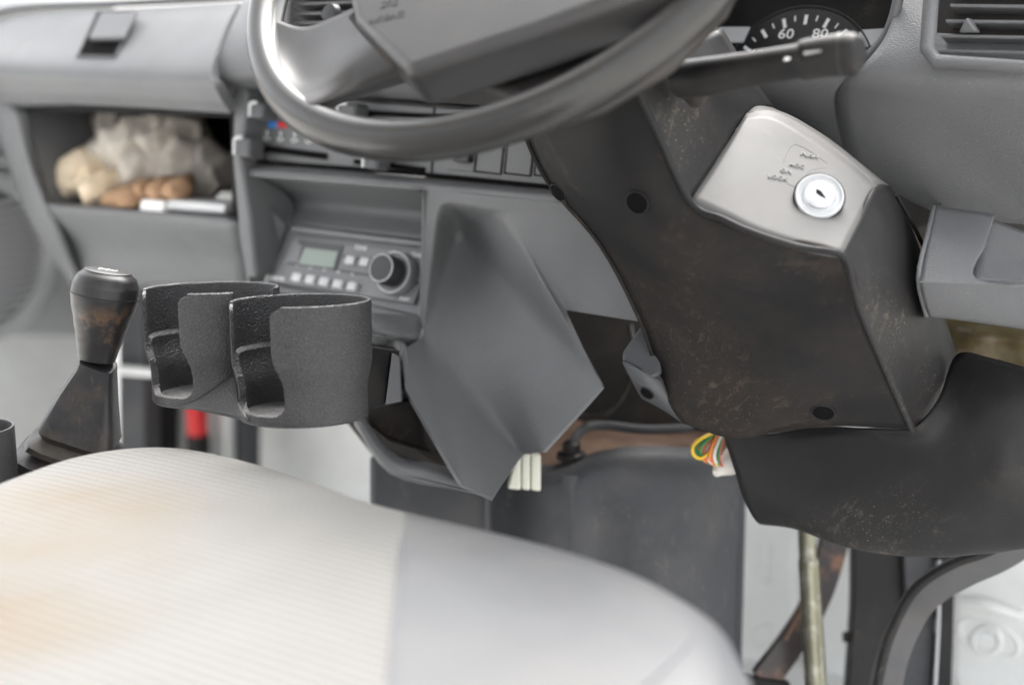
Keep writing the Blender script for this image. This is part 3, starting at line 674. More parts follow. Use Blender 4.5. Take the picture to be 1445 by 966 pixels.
patch('housing_side', [[P(1042, 640, 1.268), P(1050, 640, 1.35)], [P(1047, 730, 1.25), P(1052, 730, 1.35)], [P(1037, 1040, 1.25), P(1043, 1040, 1.35)]], M['heater'], hc, n=4, t=.004)
tube('housing_rib', [P(805, 670, 1.222), P(805, 900, 1.222)], .009, M['heater'], hc, 16)
dk = thing('air_duct', 'blue grey plastic duct panel below the centre stack', 'duct', P(600, 760, 1.25))
poly('duct_body', [P(522, 640, 1.24), P(692, 700, 1.22), P(692, 860, 1.23), P(522, 860, 1.25), P(525, 640, 1.36), P(700, 690, 1.34), P(700, 860, 1.35), P(525, 860, 1.36)], [(0, 1, 2, 3), (7, 6, 5, 4), (0, 4, 5, 1), (1, 5, 6, 2), (2, 6, 7, 3), (3, 7, 4, 0)], M['heater'], dk, b=.006)
tube('duct_seam', [P(686, 702, 1.219), P(686, 860, 1.219)], .0010, M['dashdark'], dk, 8)
# foam, hoses, wiring
fo = patch('felt_pad', [
  [P(690, 600, 1.36), P(790, 590, 1.36), P(900, 600, 1.36), P(1040, 610, 1.36)],
  [P(690, 640, 1.33), P(790, 620, 1.33), P(900, 615, 1.32), P(1040, 622, 1.33)],
  [P(690, 680, 1.28), P(790, 662, 1.27), P(900, 640, 1.26), P(1040, 650, 1.28)]], M['foam'], None, n=6, t=.006)
tag(fo, 'brown dusty insulation pad lying over the heater housing', 'insulation')
for p in fo.data.vertices: p.co += Vector((0, 0, noise.noise(p.co*60)*.004))
h1 = tube('hose', [P(806, 646, 1.25), P(808, 625, 1.25), P(822, 606, 1.26), P(850, 600, 1.27), P(910, 606, 1.28), P(975, 604, 1.3)], .0042, M['heater'], None, 12, n=6)
tag(h1, 'thin grey green hose bending down into a clip above the heater housing', 'hose')
h2 = tube('cable', [P(790, 582, 1.27), P(830, 588, 1.26), P(860, 580, 1.25), P(885, 545, 1.25), P(895, 500, 1.27), P(890, 460, 1.3)], .0028, M['column'], None, 10, n=6)
tag(h2, 'thin dark cable hanging in a curve in the gap beside the column cover', 'cable')
cl_ = lathe('hose_clip', [(.009, 0), (.013, .002), (.013, .007), (.008, .009), (.008, .016), (.005, .018)], P(806, 650, 1.25), (0, 0, 1), M['black'], None, 24)
tag(cl_, 'black round hose clip seated on the brown pad', 'clip')
cn = thing('wire_connector', 'off white plastic connector block below the lower tip of the centre stack', 'connector', P(745, 690, 1.21))
for i, (x0, x1) in enumerate(((722, 735), (736, 748), (749, 763))):
    y0 = 650-i*4 if i else 655
    prism('connector_rib', [P(x0 if i else 729, 642, 1.19), P(x1, 641, 1.19), P(x1, 691+i, 1.19), P(x0-6*(i == 0), 689+i, 1.19)], VD*.02, M['connector'], cn, b=.002)
wb = thing('wire_bundle', 'bundle of yellow, green, red and white wires hanging beside the column skirt', 'wires', P(1010, 650, 1.2))
cols = ['yellow', 'green', 'orange', 'green', 'redw', 'whitew', 'orange', 'redw', 'yellow', 'whitew', 'green', 'redw']
for i in range(12):
    k = i/11; x = 978+k*34
    pts = [P(1025+k*12, 600, 1.16), P(1000+k*22, 614, 1.15+.002*(i % 3)), P(x+4+random.uniform(-3, 3), 628+k*14, 1.145+.004*(i % 3)), P(x+6, 642+k*14, 1.15), P(x+20, 650+k*12, 1.155), P(x+44, 640+k*10, 1.17)]
    if i == 0: pts = [P(1035, 600, 1.16), P(1000, 613, 1.145), P(980, 626, 1.14), P(978, 640, 1.14), P(990, 646, 1.145), P(1008, 630, 1.15), P(1030, 608, 1.16)]
    tube('wire', pts, .0014, M[cols[i]], wb, 8, n=6)
tube('taped_end', [P(1050, 632, 1.17), P(1035, 650, 1.16), P(1018, 660, 1.155), P(1010, 668, 1.15)], [.012, .011, .007, .003], M['whitew'], wb, 12, n=5)
wx = patch('lower_bracket', [
  [P(1300, 430, 1.12), P(1370, 440, 1.12), P(1500, 460, 1.1)], [P(1310, 470, 1.12), P(1370, 480, 1.1), P(1500, 490, 1.08)],
  [P(1330, 520, 1.14), P(1400, 530, 1.12), P(1500, 560, 1.1)]], M['foamgold'], None, n=8, t=.004)
for p in wx.data.vertices: p.co += VD*noise.noise(p.co*45)*.012
tag(wx, 'waxy brown and olive coated bracket under the right dash tray', 'bracket')

# ================================================================== COLUMN COVER
cc = thing('steering_column_cover', 'large black dusty steering column cover with bright ignition plate', 'column cover', P(1150, 640, 1.15))
KM = M['column']
lo = patch('lower_shell', pr([
  [(700, 90, 1.00), (770, 110, .965), (840, 110, .935), (898, 120, .918)],
  [(738, 178, 1.02), (800, 190, .975), (860, 200, .945), (921, 172, .927)],
  [(777, 258, 1.03), (840, 280, .985), (910, 290, .955), (974, 284, .945)],
  [(850, 345, 1.045), (910, 370, 1.0), (980, 370, .965), (1062, 327, .935)],
  [(905, 450, 1.07), (985, 450, 1.02), (1080, 430, .975), (1188, 360, .922)],
  [(932, 530, 1.085), (1020, 520, 1.035), (1110, 500, .99), (1217, 445, .94)],
  [(945, 570, 1.085), (1040, 580, 1.05), (1140, 560, 1.015), (1252, 525, .975)],
  [(962, 597, 1.09), (1042, 619, 1.07), (1136, 600, 1.05), (1288, 606, 1.01)]]), KM, cc, n=7, t=.003)
patch('shell_edge', pr([
  [(700, 90, 1.00), (700, 90, 1.08)], [(738, 178, 1.02), (740, 178, 1.1)], [(777, 258, 1.03), (782, 258, 1.11)], [(850, 345, 1.045), (856, 345, 1.12)], [(905, 450, 1.07), (911, 450, 1.14)], [(932, 530, 1.085), (938, 530, 1.15)]]), KM, cc, n=5, t=.003)
# hollow of the cover edge
patch('upper_shell', pr([
  [(898, 120, .918), (930, 85, .925), (968, 60, .95), (1020, 40, 1.0)],
  [(921, 172, .927), (960, 140, .94), (1005, 110, .965), (1050, 90, 1.02)],
  [(945, 225, .936), (985, 190, .955), (1030, 140, .985), (1070, 120, 1.04)],
  [(974, 284, .945), (1012, 225, .972), (1053, 160, 1.005), (1092, 150, 1.05)]]), M['skirt'], cc, n=6, t=.003)
kp = patch('lit_key_plate', pr([
  [(974, 284, .945), (1012, 225, .972), (1053, 160, 1.005)],
  [(1020, 308, .937), (1068, 235, .968), (1092, 158, 1.003)],
  [(1062, 327, .931), (1110, 262, .958), (1150, 190, .992)],
  [(1125, 347, .925), (1165, 285, .950), (1200, 228, .978)],
  [(1189, 359, .920), (1214, 308, .943), (1237, 263, .966)]]), M['platesheen'], cc, n=6, t=.004)
patch('plate_flank', pr([
  [(1053, 160, 1.005), (1066, 150, 1.02), (1080, 146, 1.05)], [(1092, 158, 1.003), (1110, 160, 1.02), (1122, 168, 1.05)], [(1150, 190, .992), (1160, 190, 1.01), (1172, 196, 1.05)], [(1200, 228, .978), (1210, 228, 1.0), (1222, 236, 1.04)], [(1237, 263, .966), (1244, 260, .985), (1256, 262, 1.03)]]), M['platesheen'], cc, n=4, t=.003)
patch('side_shell', pr([
  [(1189, 359, .920), (1214, 308, .943), (1237, 263, .966), (1256, 262, 1.03)],
  [(1204, 402, .930), (1240, 365, .952), (1270, 335, .985), (1290, 330, 1.05)],
  [(1217, 445, .940), (1258, 430, .962), (1296, 420, 1.0), (1322, 418, 1.06)],
  [(1252, 525, .975), (1288, 505, .995), (1318, 490, 1.02), (1346, 485, 1.06)],
  [(1288, 606, 1.01), (1312, 580, 1.02), (1334, 545, 1.03), (1352, 520, 1.05)]]), M['skirt'], cc, n=6, t=.003)
tube('shell_seam', pr([[(900, 126, .9165), (921, 172, .925), (974, 284, .943), (1020, 309, .934), (1062, 328, .928), (1125, 348, .922), (1189, 361, .917), (1204, 402, .927), (1217, 445, .937), (1252, 525, .972), (1288, 607, 1.008)]])[0], .0024, M['skirt'], cc, 10, n=6)
tube('shell_seam', pr([[(1265, 275, 1.0), (1290, 320, 1.02), (1305, 352, 1.04), (1320, 390, 1.055)]])[0], .0014, M['black'], cc, 8, n=5)
patch('skirt', pr([
  [(1012, 590, 1.12), (1075, 612, 1.10), (1150, 602, 1.075), (1230, 604, 1.045), (1289, 605, 1.012), (1325, 560, 1.02), (1350, 500, 1.035), (1400, 505, 1.02), (1480, 528, 1.0)],
  [(1024, 625, 1.125), (1085, 632, 1.10), (1155, 625, 1.07), (1235, 628, 1.045), (1305, 625, 1.02), (1350, 590, 1.01), (1385, 560, 1.0), (1430, 570, .985), (1490, 580, .98)],
  [(1036, 662, 1.13), (1095, 668, 1.10), (1170, 672, 1.07), (1250, 676, 1.045), (1320, 672, 1.02), (1370, 660, 1.0), (1410, 650, .985), (1450, 650, .98), (1495, 650, .975)],
  [(1050, 705, 1.135), (1105, 716, 1.105), (1180, 728, 1.075), (1255, 734, 1.05), (1325, 733, 1.025), (1375, 728, 1.01), (1415, 722, 1.0), (1455, 718, .99), (1495, 714, .985)],
  [(1070, 738, 1.14), (1120, 745, 1.12), (1185, 768, 1.09), (1255, 781, 1.07), (1325, 784, 1.05), (1375, 780, 1.035), (1415, 776, 1.025), (1455, 770, 1.015), (1495, 764, 1.01)],
  [(1090, 736, 1.17), (1130, 742, 1.15), (1190, 762, 1.13), (1255, 775, 1.11), (1325, 778, 1.09), (1375, 774, 1.075), (1415, 770, 1.065), (1455, 765, 1.055), (1495, 760, 1.05)]]), M['skirt'], cc, n=6, t=.003)
# lug at the left, with flank below
poly('lug', [P(906, 458, 1.10), P(925, 470, 1.085), P(934, 528, 1.075), P(921, 533, 1.07), P(878, 512, 1.075), P(878, 498, 1.09),
   P(912, 450, 1.16), P(935, 460, 1.15), P(945, 530, 1.15), P(930, 540, 1.15), P(885, 510, 1.15), P(884, 498, 1.16)],
  [(0, 1, 2, 3, 4, 5), (11, 10, 9, 8, 7, 6), (0, 6, 7, 1), (1, 7, 8, 2), (2, 8, 9, 3), (3, 9, 10, 4), (4, 10, 11, 5), (5, 11, 6, 0)], M['dashdark'], cc, b=.005)
lf_ = patch('lug_flank', pr([[(878, 511, 1.077), (905, 524, 1.073), (935, 534, 1.083)], [(890, 535, 1.09), (915, 548, 1.083), (948, 570, 1.086)], [(905, 562, 1.11), (935, 578, 1.1), (964, 598, 1.092)]]), M['dashdark'], cc, n=5, t=.003)
def on_mesh(o, x, y):
    tl = world_loc(o); bv = BVHTree.FromPolygons([v.co+tl for v in o.data.vertices], [p.vertices[:] for p in o.data.polygons])
    h = bv.ray_cast(CAM, ray(x, y).normalized()); n = h[1]
    if n.dot(CAM-h[0]) < 0: n = -n
    return h[0], n
def hole(o, x, y, r, nm='screw_hole_shade'):
    p, n = on_mesh(o, x, y); n = (n+(CAM-p).normalized()*.25).normalized()
    h = lathe(nm, [(r*1.0, -.002), (r*1.0, .0013), (r*.5, .0014), (0, .0014)], p, n, M['wellblack'], cc, 28)  # flat black disc stands in for the shade inside the hole
    lathe('hole_rim', [(r*1.12, -.001), (r*1.08, .0018), (r*1.0, .0020), (r*.97, .0013)], p, n, M['skirt'], h, 28)
hole(lo, 900, 285, .0078); hole(lo, 789, 270, .007); hole(lo, 1162, 580, .0078); hole(lf_, 914, 553, .0055)
# ignition lock on the plate
me = kp.data
n_k = ((P(1165, 285, .950)-P(1110, 262, .958)).cross(P(1150, 190, .992)-P(1110, 262, .958))).normalized()
if n_k.dot(CAM-P(1155, 281, .953)) < 0: n_k = -n_k
exk = (P(1189, 359, .92)-P(974, 284, .945)).normalized()
pk0, _ = on_mesh(kp, 1155, 281)
KF = Fr(pk0, n_k, exk)
rk = 33*.953/F
ln_ = (n_k*.55+(CAM-pk0).normalized()*.45).normalized(); KL = Fr(pk0+ln_*.0035, ln_, exk)
ig = lathe('ignition_lock', [(rk*1.06, -.012), (rk*1.04, -.004), (rk*1.04, .0015), (rk*1.0, .003), (rk*.93, .003), (rk*.9, .0016), (rk*.74, .0016), (rk*.72, .0028), (rk*.7, .0032), (0, .0034)], KL.o, KL.n, M['btn'], cc, 56)
lathe('bezel_ring', [(rk*1.1, -.002), (rk*1.1, .001), (rk*1.03, .0012)], KL.o, KL.n, M['black'], ig, 56)
lathe('lock_barrel', [(rk*.68, .0033), (rk*.64, .0044), (0, .0046)], KL.o, KL.n, M['chrome'], ig, 56)
ks = Fr(KL.o, KL.n, exk)
prism('keyhole', [ks.pt(u*rk, v*rk, .0047) for u, v in [(-.22, .16), (.0, .13), (.3, -.1), (.02, -.08), (-.18, .0)]], KL.n*.0003, M['black'], ig, b=0)
kt = mat('embossed_text', (.16, .157, .155), .45)
for s, x, y, sz in (('PUSH', 1142, 220, .0058), ('ACC', 1124, 234, .0055), ('ON', 1109, 242, .0055), ('LOCK', 1097, 251, .0055)):
    hp_, hn_ = on_mesh(kp, x, y); lf = Fr(hp_, hn_, exk)
    text('key_position_print', s, lf, 0, 0, .0004, sz*.9, kt, kp, rot=R_(12), ext=.0002)
def ko(p): return [KF.hit(x, y, .0008) for x, y in p]
tube('embossed_frame', spl(ko([(1106, 228), (1122, 203), (1164, 226), (1166, 234), (1148, 238), (1136, 246), (1126, 262), (1112, 258)]), 3), .0003, kt, kp, 6)
stick_text([c for c in kp.children if c.name.startswith('embossed_frame')][0], kp, -.0004)
# stalk
stk = thing('indicator_stalk', 'black indicator stalk sticking out to the right of the column', 'stalk', P(975, 112, .86))
tube('arm', [P(962, 112, .90), P(1000, 108, .885), P(1060, 98, .87), (P(1120, 88, .855)), P(1135, 85, .852)], [.0142, .0142, .013, .0125, .0125], M['black'], stk, 20, n=5, flat=.85)
tube('switch_barrel', [P(1128, 86, .853), P(1135, 85, .852), P(1165, 80, .846), P(1198, 77, .84), P(1210, 76, .838), P(1214, 76, .837)], [.0112, .0122, .0125, .013, .0115, .008], M['black'], stk, 24, n=4)
prism('light_band', [P(1108, 74, .848), P(1118, 72, .846), P(1116, 84, .842), P(1106, 86, .843)], VD*.004, M['print'], stk, b=.001)
prism('switch_mark', [P(1132, 70, .842), P(1160, 64, .838), P(1160, 74, .832), P(1132, 80, .836)], VD*.004, M['knob'], stk, b=.0015)
tube('ring_groove', [P(1186, 77.8, .8425), P(1189, 77.5, .842)], .0133, M['knob'], stk, 24)
prism('stalk_hole_shade', [P(958, 92, .90), P(985, 100, .90), P(1002, 140, .905), P(985, 145, .905), P(962, 120, .90)], VD*.03, M['void'], cc, b=.004)  # dark block painted in for the shaded hole at the stalk base

# ================================================================== STEERING WHEEL
WC = P(717, -109.2, .93); WN = Vector((math.sin(R_(.5))*-1*math.cos(R_(43.4)), -math.cos(R_(43.4)), math.sin(R_(43.4)))).normalized()
WF = Fr(WC, WN)
RW = .185
sw_ = thing('steering_wheel', 'grey worn steering wheel with smooth rim and broad spoke', 'steering wheel', WC)
V, Fa = [], []
NA, NB = 128, 24
for i in range(NA):
    a = 2*math.pi*i/NA; d = WF.ex*math.cos(a)+WF.ey*math.sin(a)
    for j in range(NB):
        b = 2*math.pi*j/NB; V.append(WC+d*(RW+.0120*math.cos(b))+WN*.0138*math.sin(b))
for i in range(NA):
    for j in range(NB): Fa.append((i*NB+j, ((i+1) % NA)*NB+j, ((i+1) % NA)*NB+(j+1) % NB, i*NB+(j+1) % NB))
me = mesh(V, Fa); smooth(me, 180)
bm = bmesh.new(); bm.from_mesh(me); bmesh.ops.recalc_face_normals(bm, faces=bm.faces); bm.to_mesh(me); bm.free()
link('rim', me, M['wheel'], sw_)
patch('spoke', [
  [WF.hit(372, 20, .002), WF.hit(425, 38, .004), WF.hit(475, 22, .010), WF.hit(520, 0, .014)],
  [WF.hit(376, 55, .004), WF.hit(430, 76, .004), WF.hit(485, 52, .012), WF.hit(535, 30, .018)],
  [WF.hit(388, 95, .010), WF.hit(435, 108, .006), WF.hit(492, 84, .014), WF.hit(548, 56, .020)],
  [WF.hit(404, 130, .012), WF.hit(442, 128, .010), WF.hit(500, 100, .012), WF.hit(560, 82, .014)],
  [WF.hit(425, 160, .012), WF.hit(450, 146, .012), WF.hit(512, 122, .004), WF.hit(580, 100, .004)],
  [WF.hit(455, 182, .002), WF.hit(472, 152, -.004), WF.hit(524, 132, -.012), WF.hit(590, 112, -.014)]], M['pad'], sw_, n=6, t=.006)
padpx = [(497, 28), (572, 102), (650, 76), (745, 46), (900, -12), (1020, -66), (1020, -240), (560, -260), (470, -90)]
prism('pad', [WF.hit(x, y, .026) for x, y in padpx], -WN*.035, M['pad'], sw_, b=.008, seg=6)
prism('pad_back', [WF.hit(x, y, -.012) for x, y in [(572, 106), (650, 110), (700, 126), (745, 150), (830, 120), (930, 60), (1010, -20), (1060, -120), (900, -300), (600, -200), (560, 0)]], -WN*.03, M['paddark'], sw_, b=.008, seg=5)
tube('pad_gap', [WF.hit(x, y, h) for x, y, h in ((498, 24, .016), (528, 60, .017), (556, 88, .015), (575, 104, .006))], .0028, M['void'], sw_, 10, n=5)
u, v = WF.uv(546, 14, .027)
text('airbag_print', 'SRS', WF, u-.002, v+.006, .0262, .0085, M['wheel'], sw_, rot=R_(14))
text('airbag_print', 'AIRBAG', WF, u+.002, v-.006, .0262, .0075, M['wheel'], sw_, rot=R_(14))

# ================================================================== SHIFT LEVER
sl = thing('gear_lever', 'worn black gear knob on a rubber boot left of the cup holder', 'gear lever', P(70, 720, 1.08))
kc = P(149, 440, 1.05); kt_, kb_ = P(152, 383, 1.045), P(136, 508, 1.055)
ax = (kt_-kb_).normalized(); H = (kt_-kb_).length
r0 = 1.05/F
def bulge(an, h):
    return 1.0
prof = [(0, H+.001), (34*r0, H-.0004), (37*r0, H-.002)]
def kprof(k):  # k 0 bottom..1 top
    pts = [(0, 26), (.1, 28.5), (.25, 33), (.45, 39), (.6, 44.5), (.72, 47), (.84, 46), (.93, 41.5), (.985, 33)]
    for (a, ra_), (b, rb_) in zip(pts[:-1], pts[1:]):
        if k <= b: t = (k-a)/(b-a); t = t*t*(3-2*t)*.4+t*.6; return ra_+(rb_-ra_)*t
    return pts[-1][1]
pf = [(0, 0), (24*r0, 0)]+[(kprof(i/40*.985)*r0, H*(.01+.985*i/40)) for i in range(41)]+[(0, H*1.0)]
kn = lathe('knob', pf, kb_, ax, M['knobworn'], sl, 56)
lathe('knob_cap', [(33*r0, H*.985), (32.5*r0, H*1.008), (30*r0, H*1.014), (0, H*1.018)], kb_, ax, M['knob'], kn, 48)
tube('cap_seam', [kb_+ax*(H*.74)+(ax.orthogonal().normalized()*math.cos(a)+ax.cross(ax.orthogonal().normalized())*math.sin(a))*(47.3*r0) for a in [i*math.pi/24 for i in range(49)]], .0003, M['black'], kn, 6)
text_fr = Fr(kb_+ax*(H*1.018), ax, VR)
tube('gate_mark', [text_fr.pt(-.006, .004), text_fr.pt(-.006, -.004)], .0004, M['print'], kn, 6)
tube('gate_mark', [text_fr.pt(0, .004), text_fr.pt(0, -.004)], .0004, M['print'], kn, 6)
tube('gate_mark', [text_fr.pt(.006, .004), text_fr.pt(.006, 0), text_fr.pt(-.006, 0)], .0004, M['print'], kn, 6)
# boot: squared bellows, lofted through rings given by (centre px, half width px, z)
def boot(rings, name):
    V, Fa, n = [], [], 24
    for (x, y, hw, dep, axd, z) in rings:
        c = P(x, y, z); e1 = (VR - axd*VR.dot(axd)).normalized(); e2 = axd.cross(e1)
        for k in range(n):
            a = 2*math.pi*k/n+math.pi/4; cx, sx_ = math.cos(a), math.sin(a)
            q = (abs(cx)**5+abs(sx_)**5)**(-1/5)
            V.append(c+(e1*cx*q*hw+e2*sx_*q*dep)*z/F)
    for i in range(len(rings)-1):
        for k in range(n): Fa.append((i*n+k, i*n+(k+1) % n, (i+1)*n+(k+1) % n, (i+1)*n+k))
    Fa += [tuple(range(n)), tuple(range(len(rings)*n-1, (len(rings)-1)*n-1, -1))]
    me = mesh(V, Fa); bm = bmesh.new(); bm.from_mesh(me); bmesh.ops.recalc_face_normals(bm, faces=bm.faces); bm.to_mesh(me); bm.free(); smooth(me, 45)
    return link(name, me, M['boot'], sl)
axb = (P(139, 512, 1.055)-P(90, 680, 1.09)).normalized()
L_ = [(139, 511, 20, 20), (139, 512, 24, 24), (137, 522, 26, 25), (125, 560, 39, 33), (114, 604, 52, 44), (113, 609, 54, 46)]
L_ += [(110, 618, 46, 40), (108, 628, 62, 54), (104, 634, 63, 54), (98, 641, 47, 42), (92, 648, 64, 56), (86, 657, 66, 56), (78, 666, 48, 44), (72, 674, 67, 58), (66, 683, 69, 58), (58, 693, 52, 46), (50, 702, 72, 60), (42, 712, 74, 62), (34, 730, 60, 50), (28, 760, 70, 60)]
boot([(x, y, hw, dp, axb, 1.055+(y-512)*.00018) for x, y, hw, dp in L_], 'boot')
# container at the left edge
hb_ = thing('round_holder', 'dark speckled round holder cut by the left edge beside the boot', 'holder', P(-30, 720, 1.02))
rc = 48*1.02/F
lathe('holder_wall', [(rc*.86, -.12), (rc*.98, -.09), (rc, -.02), (rc*1.0, -.001), (rc*.985, .001), (rc*.93, .001), (rc*.91, -.002), (rc*.88, -.08), (0, -.08)], P(-30, 604, 1.02), (0, 0, 1), M['printed'], hb_, 64)

# ================================================================== CUP HOLDER
ch = thing('cup_holder', 'black printed twin cup holder with two slotted cups clipped to the centre stack', 'cup holder', P(380, 600, 1.02))
CAX = (VU.copy()); up = Vector((0, 0, 1))
view = Vector((-math.sin(R_(42)), math.cos(R_(42)), 0))        # horizontal view direction at the cups
CAX = (up*math.cos(R_(4.5))+view*math.sin(R_(4.5))).normalized()
c1 = P(424, 423, 1.0); c2 = P(298, 405, 1.046)
HT = .0835; RO = .0495; TW = .0028
def bool_(o, cutter, op='DIFFERENCE'):
    b = o.modifiers.new('b', 'BOOLEAN'); b.object = cutter; b.operation = op; b.solver = 'EXACT'
    bpy.context.view_layer.update()
    me = bpy.data.meshes.new_from_object(o.evaluated_get(bpy.context.evaluated_depsgraph_get()))
    o.modifiers.clear(); old = o.data; o.data = me
def rawobj(me):
    o = bpy.data.objects.new('cut', me); COL.objects.link(o); return o
def cup_prof(ro):
    # outer wall from the rim down, step in at mid height
    def ou(h): 
        t = min(1, max(0, (h-.040)/.022)); t = t*t*(3-2*t); return ro-.0036*t-.0006*(h/HT)
    return ou
OU = cup_prof(RO)
def cup_mesh(c):
    pr_ = [(0, -HT), (OU(HT)-.002, -HT), (OU(HT), -HT+.0015)]
    for i in range(30, -1, -1): pr_.append((OU(HT*.97*i/30+.0006), -(HT*.97*i/30+.0006)))
    pr_ += [(RO-.0008, 0), (RO-TW+.0006, 0)]
    for i in range(31):
        h = .0008+(HT-.006)*i/30
        r = OU(h)-TW-(.0028 if h > .036 else 0)
        pr_.append((r, -h))
    pr_.append((0, -HT+.0052))
    return lathe_mesh(pr_, c, CAX, 128)
slot_dir_v = view.copy()
def slot_cut(c, lft=True):
    # slot opens towards azimuth -50 deg (left) of the camera direction
    tocam = -view; side = CAX.cross(tocam).normalized()   # to the right when seen from the camera? fixed below
    if side.dot(VR) > 0: side = -side                      # side = image left
    a = R_(49); d = (tocam*math.cos(a)+side*math.sin(a)).normalized()
    sd_ = d.cross(CAX).normalized()
    if sd_.dot(VR) < 0: sd_ = -sd_                          # sd_ = image right
    w0, w1 = -.0225, .0205
    o = []
    top = .01
    def arc(cx, cy, r, a0, a1, n=6): return [(cx+r*math.cos(R_(a0+(a1-a0)*i/n)), cy+r*math.sin(R_(a0+(a1-a0)*i/n))) for i in range(n+1)]
    R0 = .006
    right = [(w1+R0+.001, top), (w1+R0, .0)]+arc(w1+R0, -R0, R0, 90, 180)[0:]
    right += [(w1, -.028), (w1+.0004, -.034), (w1+.0035, -.044), (w1+.0045, -.052), (w1+.0042, -.062)]
    right += arc(w1+.0042-.008, -.0655, .008, 0, -90)
    left = arc(w0+.010, -.0655, .008, -90, -180)+[(w0+.002, -.062), (w0+.001, -.05), (w0-.002, -.042), (w0-.0034, -.034), (w0-.0034, -.028)]
    left += [(w0-.0034, -R0)]+arc(w0-.0034-R0, -R0, R0, 0, 90)[1:]+[(w0-.0034-R0-.001, top)]
    pl = right+left
    n = len(pl); V = []
    for t in (.012, .075):
        for x, y in pl: V.append(c+d*t+sd_*x+CAX*y)
    Fa = [tuple(range(n)), tuple(range(2*n-1, n-1, -1))]+[(i, (i+1) % n, (i+1) % n+n, i+n) for i in range(n)]
    me = mesh(V, Fa); bm = bmesh.new(); bm.from_mesh(me); bmesh.ops.recalc_face_normals(bm, faces=bm.faces); bm.to_mesh(me); bm.free()
    return rawobj(me)
for i, c in enumerate((c1, c2)):
    raw = rawobj(cup_mesh(c)); cut = slot_cut(c)
    bool_(raw, cut); bpy.data.objects.remove(cut)
    if i == 1:
        cy = rawobj(lathe_mesh([(0, -HT-.02), (RO-.0045, -HT-.02), (RO-.001, -.04), (RO-.001, .03), (0, .03)], c1, CAX, 96))
        bool_(raw, cy); bpy.data.objects.remove(cy)
    me = raw.data; bpy.data.objects.remove(raw); me.materials.clear()
    o = link('cup', me, M['printed'], ch)
    rm = o.modifiers.new('remesh', 'REMESH'); rm.mode = 'VOXEL'; rm.voxel_size = .0005; rm.use_smooth_shade = True
    sm = o.modifiers.new('smooth', 'SMOOTH'); sm.iterations = 3; sm.factor = .5
    tx = bpy.data.textures.new('print_grain', 'CLOUDS'); tx.noise_scale = .0009; tx.noise_depth = 1
    dm = o.modifiers.new('grain', 'DISPLACE'); dm.texture = tx; dm.strength = .0009; dm.mid_level = .5; dm.texture_coords = 'LOCAL'
# web between the cups at the front foot
mid = (c1+c2)/2; d12 = (c1-c2).normalized(); fr_ = (-view+(-VR)*.25); fr_ = (fr_-CAX*fr_.dot(CAX)); fr_ = (fr_-d12*fr_.dot(d12)).normalized()
rows = []
ri = RO-.0036
for i in range(7):
    t_ = i/6; dep = .0195+.0255*t_; hw = .042-math.sqrt(ri*ri-min(dep, ri-.0002)**2)+.0012; hh = -.056-(HT-.058)*t_**1.4
    rows.append([mid+fr_*dep+d12*hw*k+CAX*(hh+.0015*(1-k*k)) for k in (-1, -.5, 0, .5, 1)])
patch('foot_web', rows, M['printed'], ch, n=4, t=.003)
bs = [mid+fr_*x+d12*y+CAX*(-HT+.0005) for x, y in ((.043, -.03), (.043, .03), (-.03, .03), (-.03, -.03))]
prism('base_plate', bs, CAX*.003, M['printed'], ch, b=.0006)
# arm into the console
aF = [P(500, 486, 1.035), P(553, 494, 1.07), P(545, 572, 1.07), P(500, 578, 1.03)]
prism('arm', aF, VD*.03+VR*.004, M['black'], ch, b=.0015)
poly('clip_wedge', [P(553, 497, 1.066), P(563, 503, 1.075), P(567, 566, 1.075), P(543, 571, 1.066), P(556, 497, 1.20), P(566, 505, 1.20), P(568, 566, 1.20), P(548, 571, 1.20)],
  [(0, 1, 2, 3), (7, 6, 5, 4), (0, 4, 5, 1), (1, 5, 6, 2), (2, 6, 7, 3), (3, 7, 4, 0)], M['dashdark'], ch, b=.0015)

# ================================================================== SEAT
SZ = 1.3-.272
out = [(-360, 880), (-160, 760), (-20, 695), (60, 664), (120, 645), (180, 634), (245, 630), (310, 636), (400, 656), (490, 684), (575, 712), (680, 743), (790, 776), (880, 808), (950, 838), (1010, 872), (1044, 905), (1062, 945), (1066, 1000), (1040, 1100), (960, 1250), (800, 1500)]
op = [atZ(x+(18 if x >= 600 else 0)*min(1, (x-500)/400 if x > 500 else 0), y-(16 if x < 600 else 16+16*min(1, (x-600)/350)), SZ) for x, y in out]
op += [Vector((-.62, -.02, SZ)), Vector((-.95, .02, SZ)), Vector((-1.06, .15, SZ))]
op = spl(op+[op[0]], 6)[:-1]
cen = Vector((-.62, .32, SZ))
se = thing('driver_seat', 'pale ribbed fabric driver seat cushion with light grey vinyl side', 'seat', Vector((cen.x, cen.y, FZ)))
V = []; n = len(op); rings = []
prof_ = [(0, -.13), (0, -.045), (.004, -.025), (.012, -.010), (.024, -.002), (.040, 0)]
for ins, dz in prof_:
    for p in op:
        d = (cen-p); V.append(p+d.normalized()*ins+Vector((0, 0, dz)))
for k in (.2, .4, .6, .8, .93):
    for p in op:
        d = (cen-p); b0 = p+d.normalized()*.040; V.append(b0.lerp(cen, k)+Vector((0, 0, .004*math.sin(k*math.pi))))
V.append(cen)
nr = len(prof_)+5; Fa = []
for i in range(nr-1):
    for j in range(n): Fa.append((i*n+j, i*n+(j+1) % n, (i+1)*n+(j+1) % n, (i+1)*n+j))
for j in range(n): Fa.append(((nr-1)*n+j, (nr-1)*n+(j+1) % n, nr*n))
s1, s2 = atZ(572, 712, SZ), atZ(552, 966, SZ)
pn = (s2-s1).cross(up).normalized()
if pn.x < 0: pn = -pn
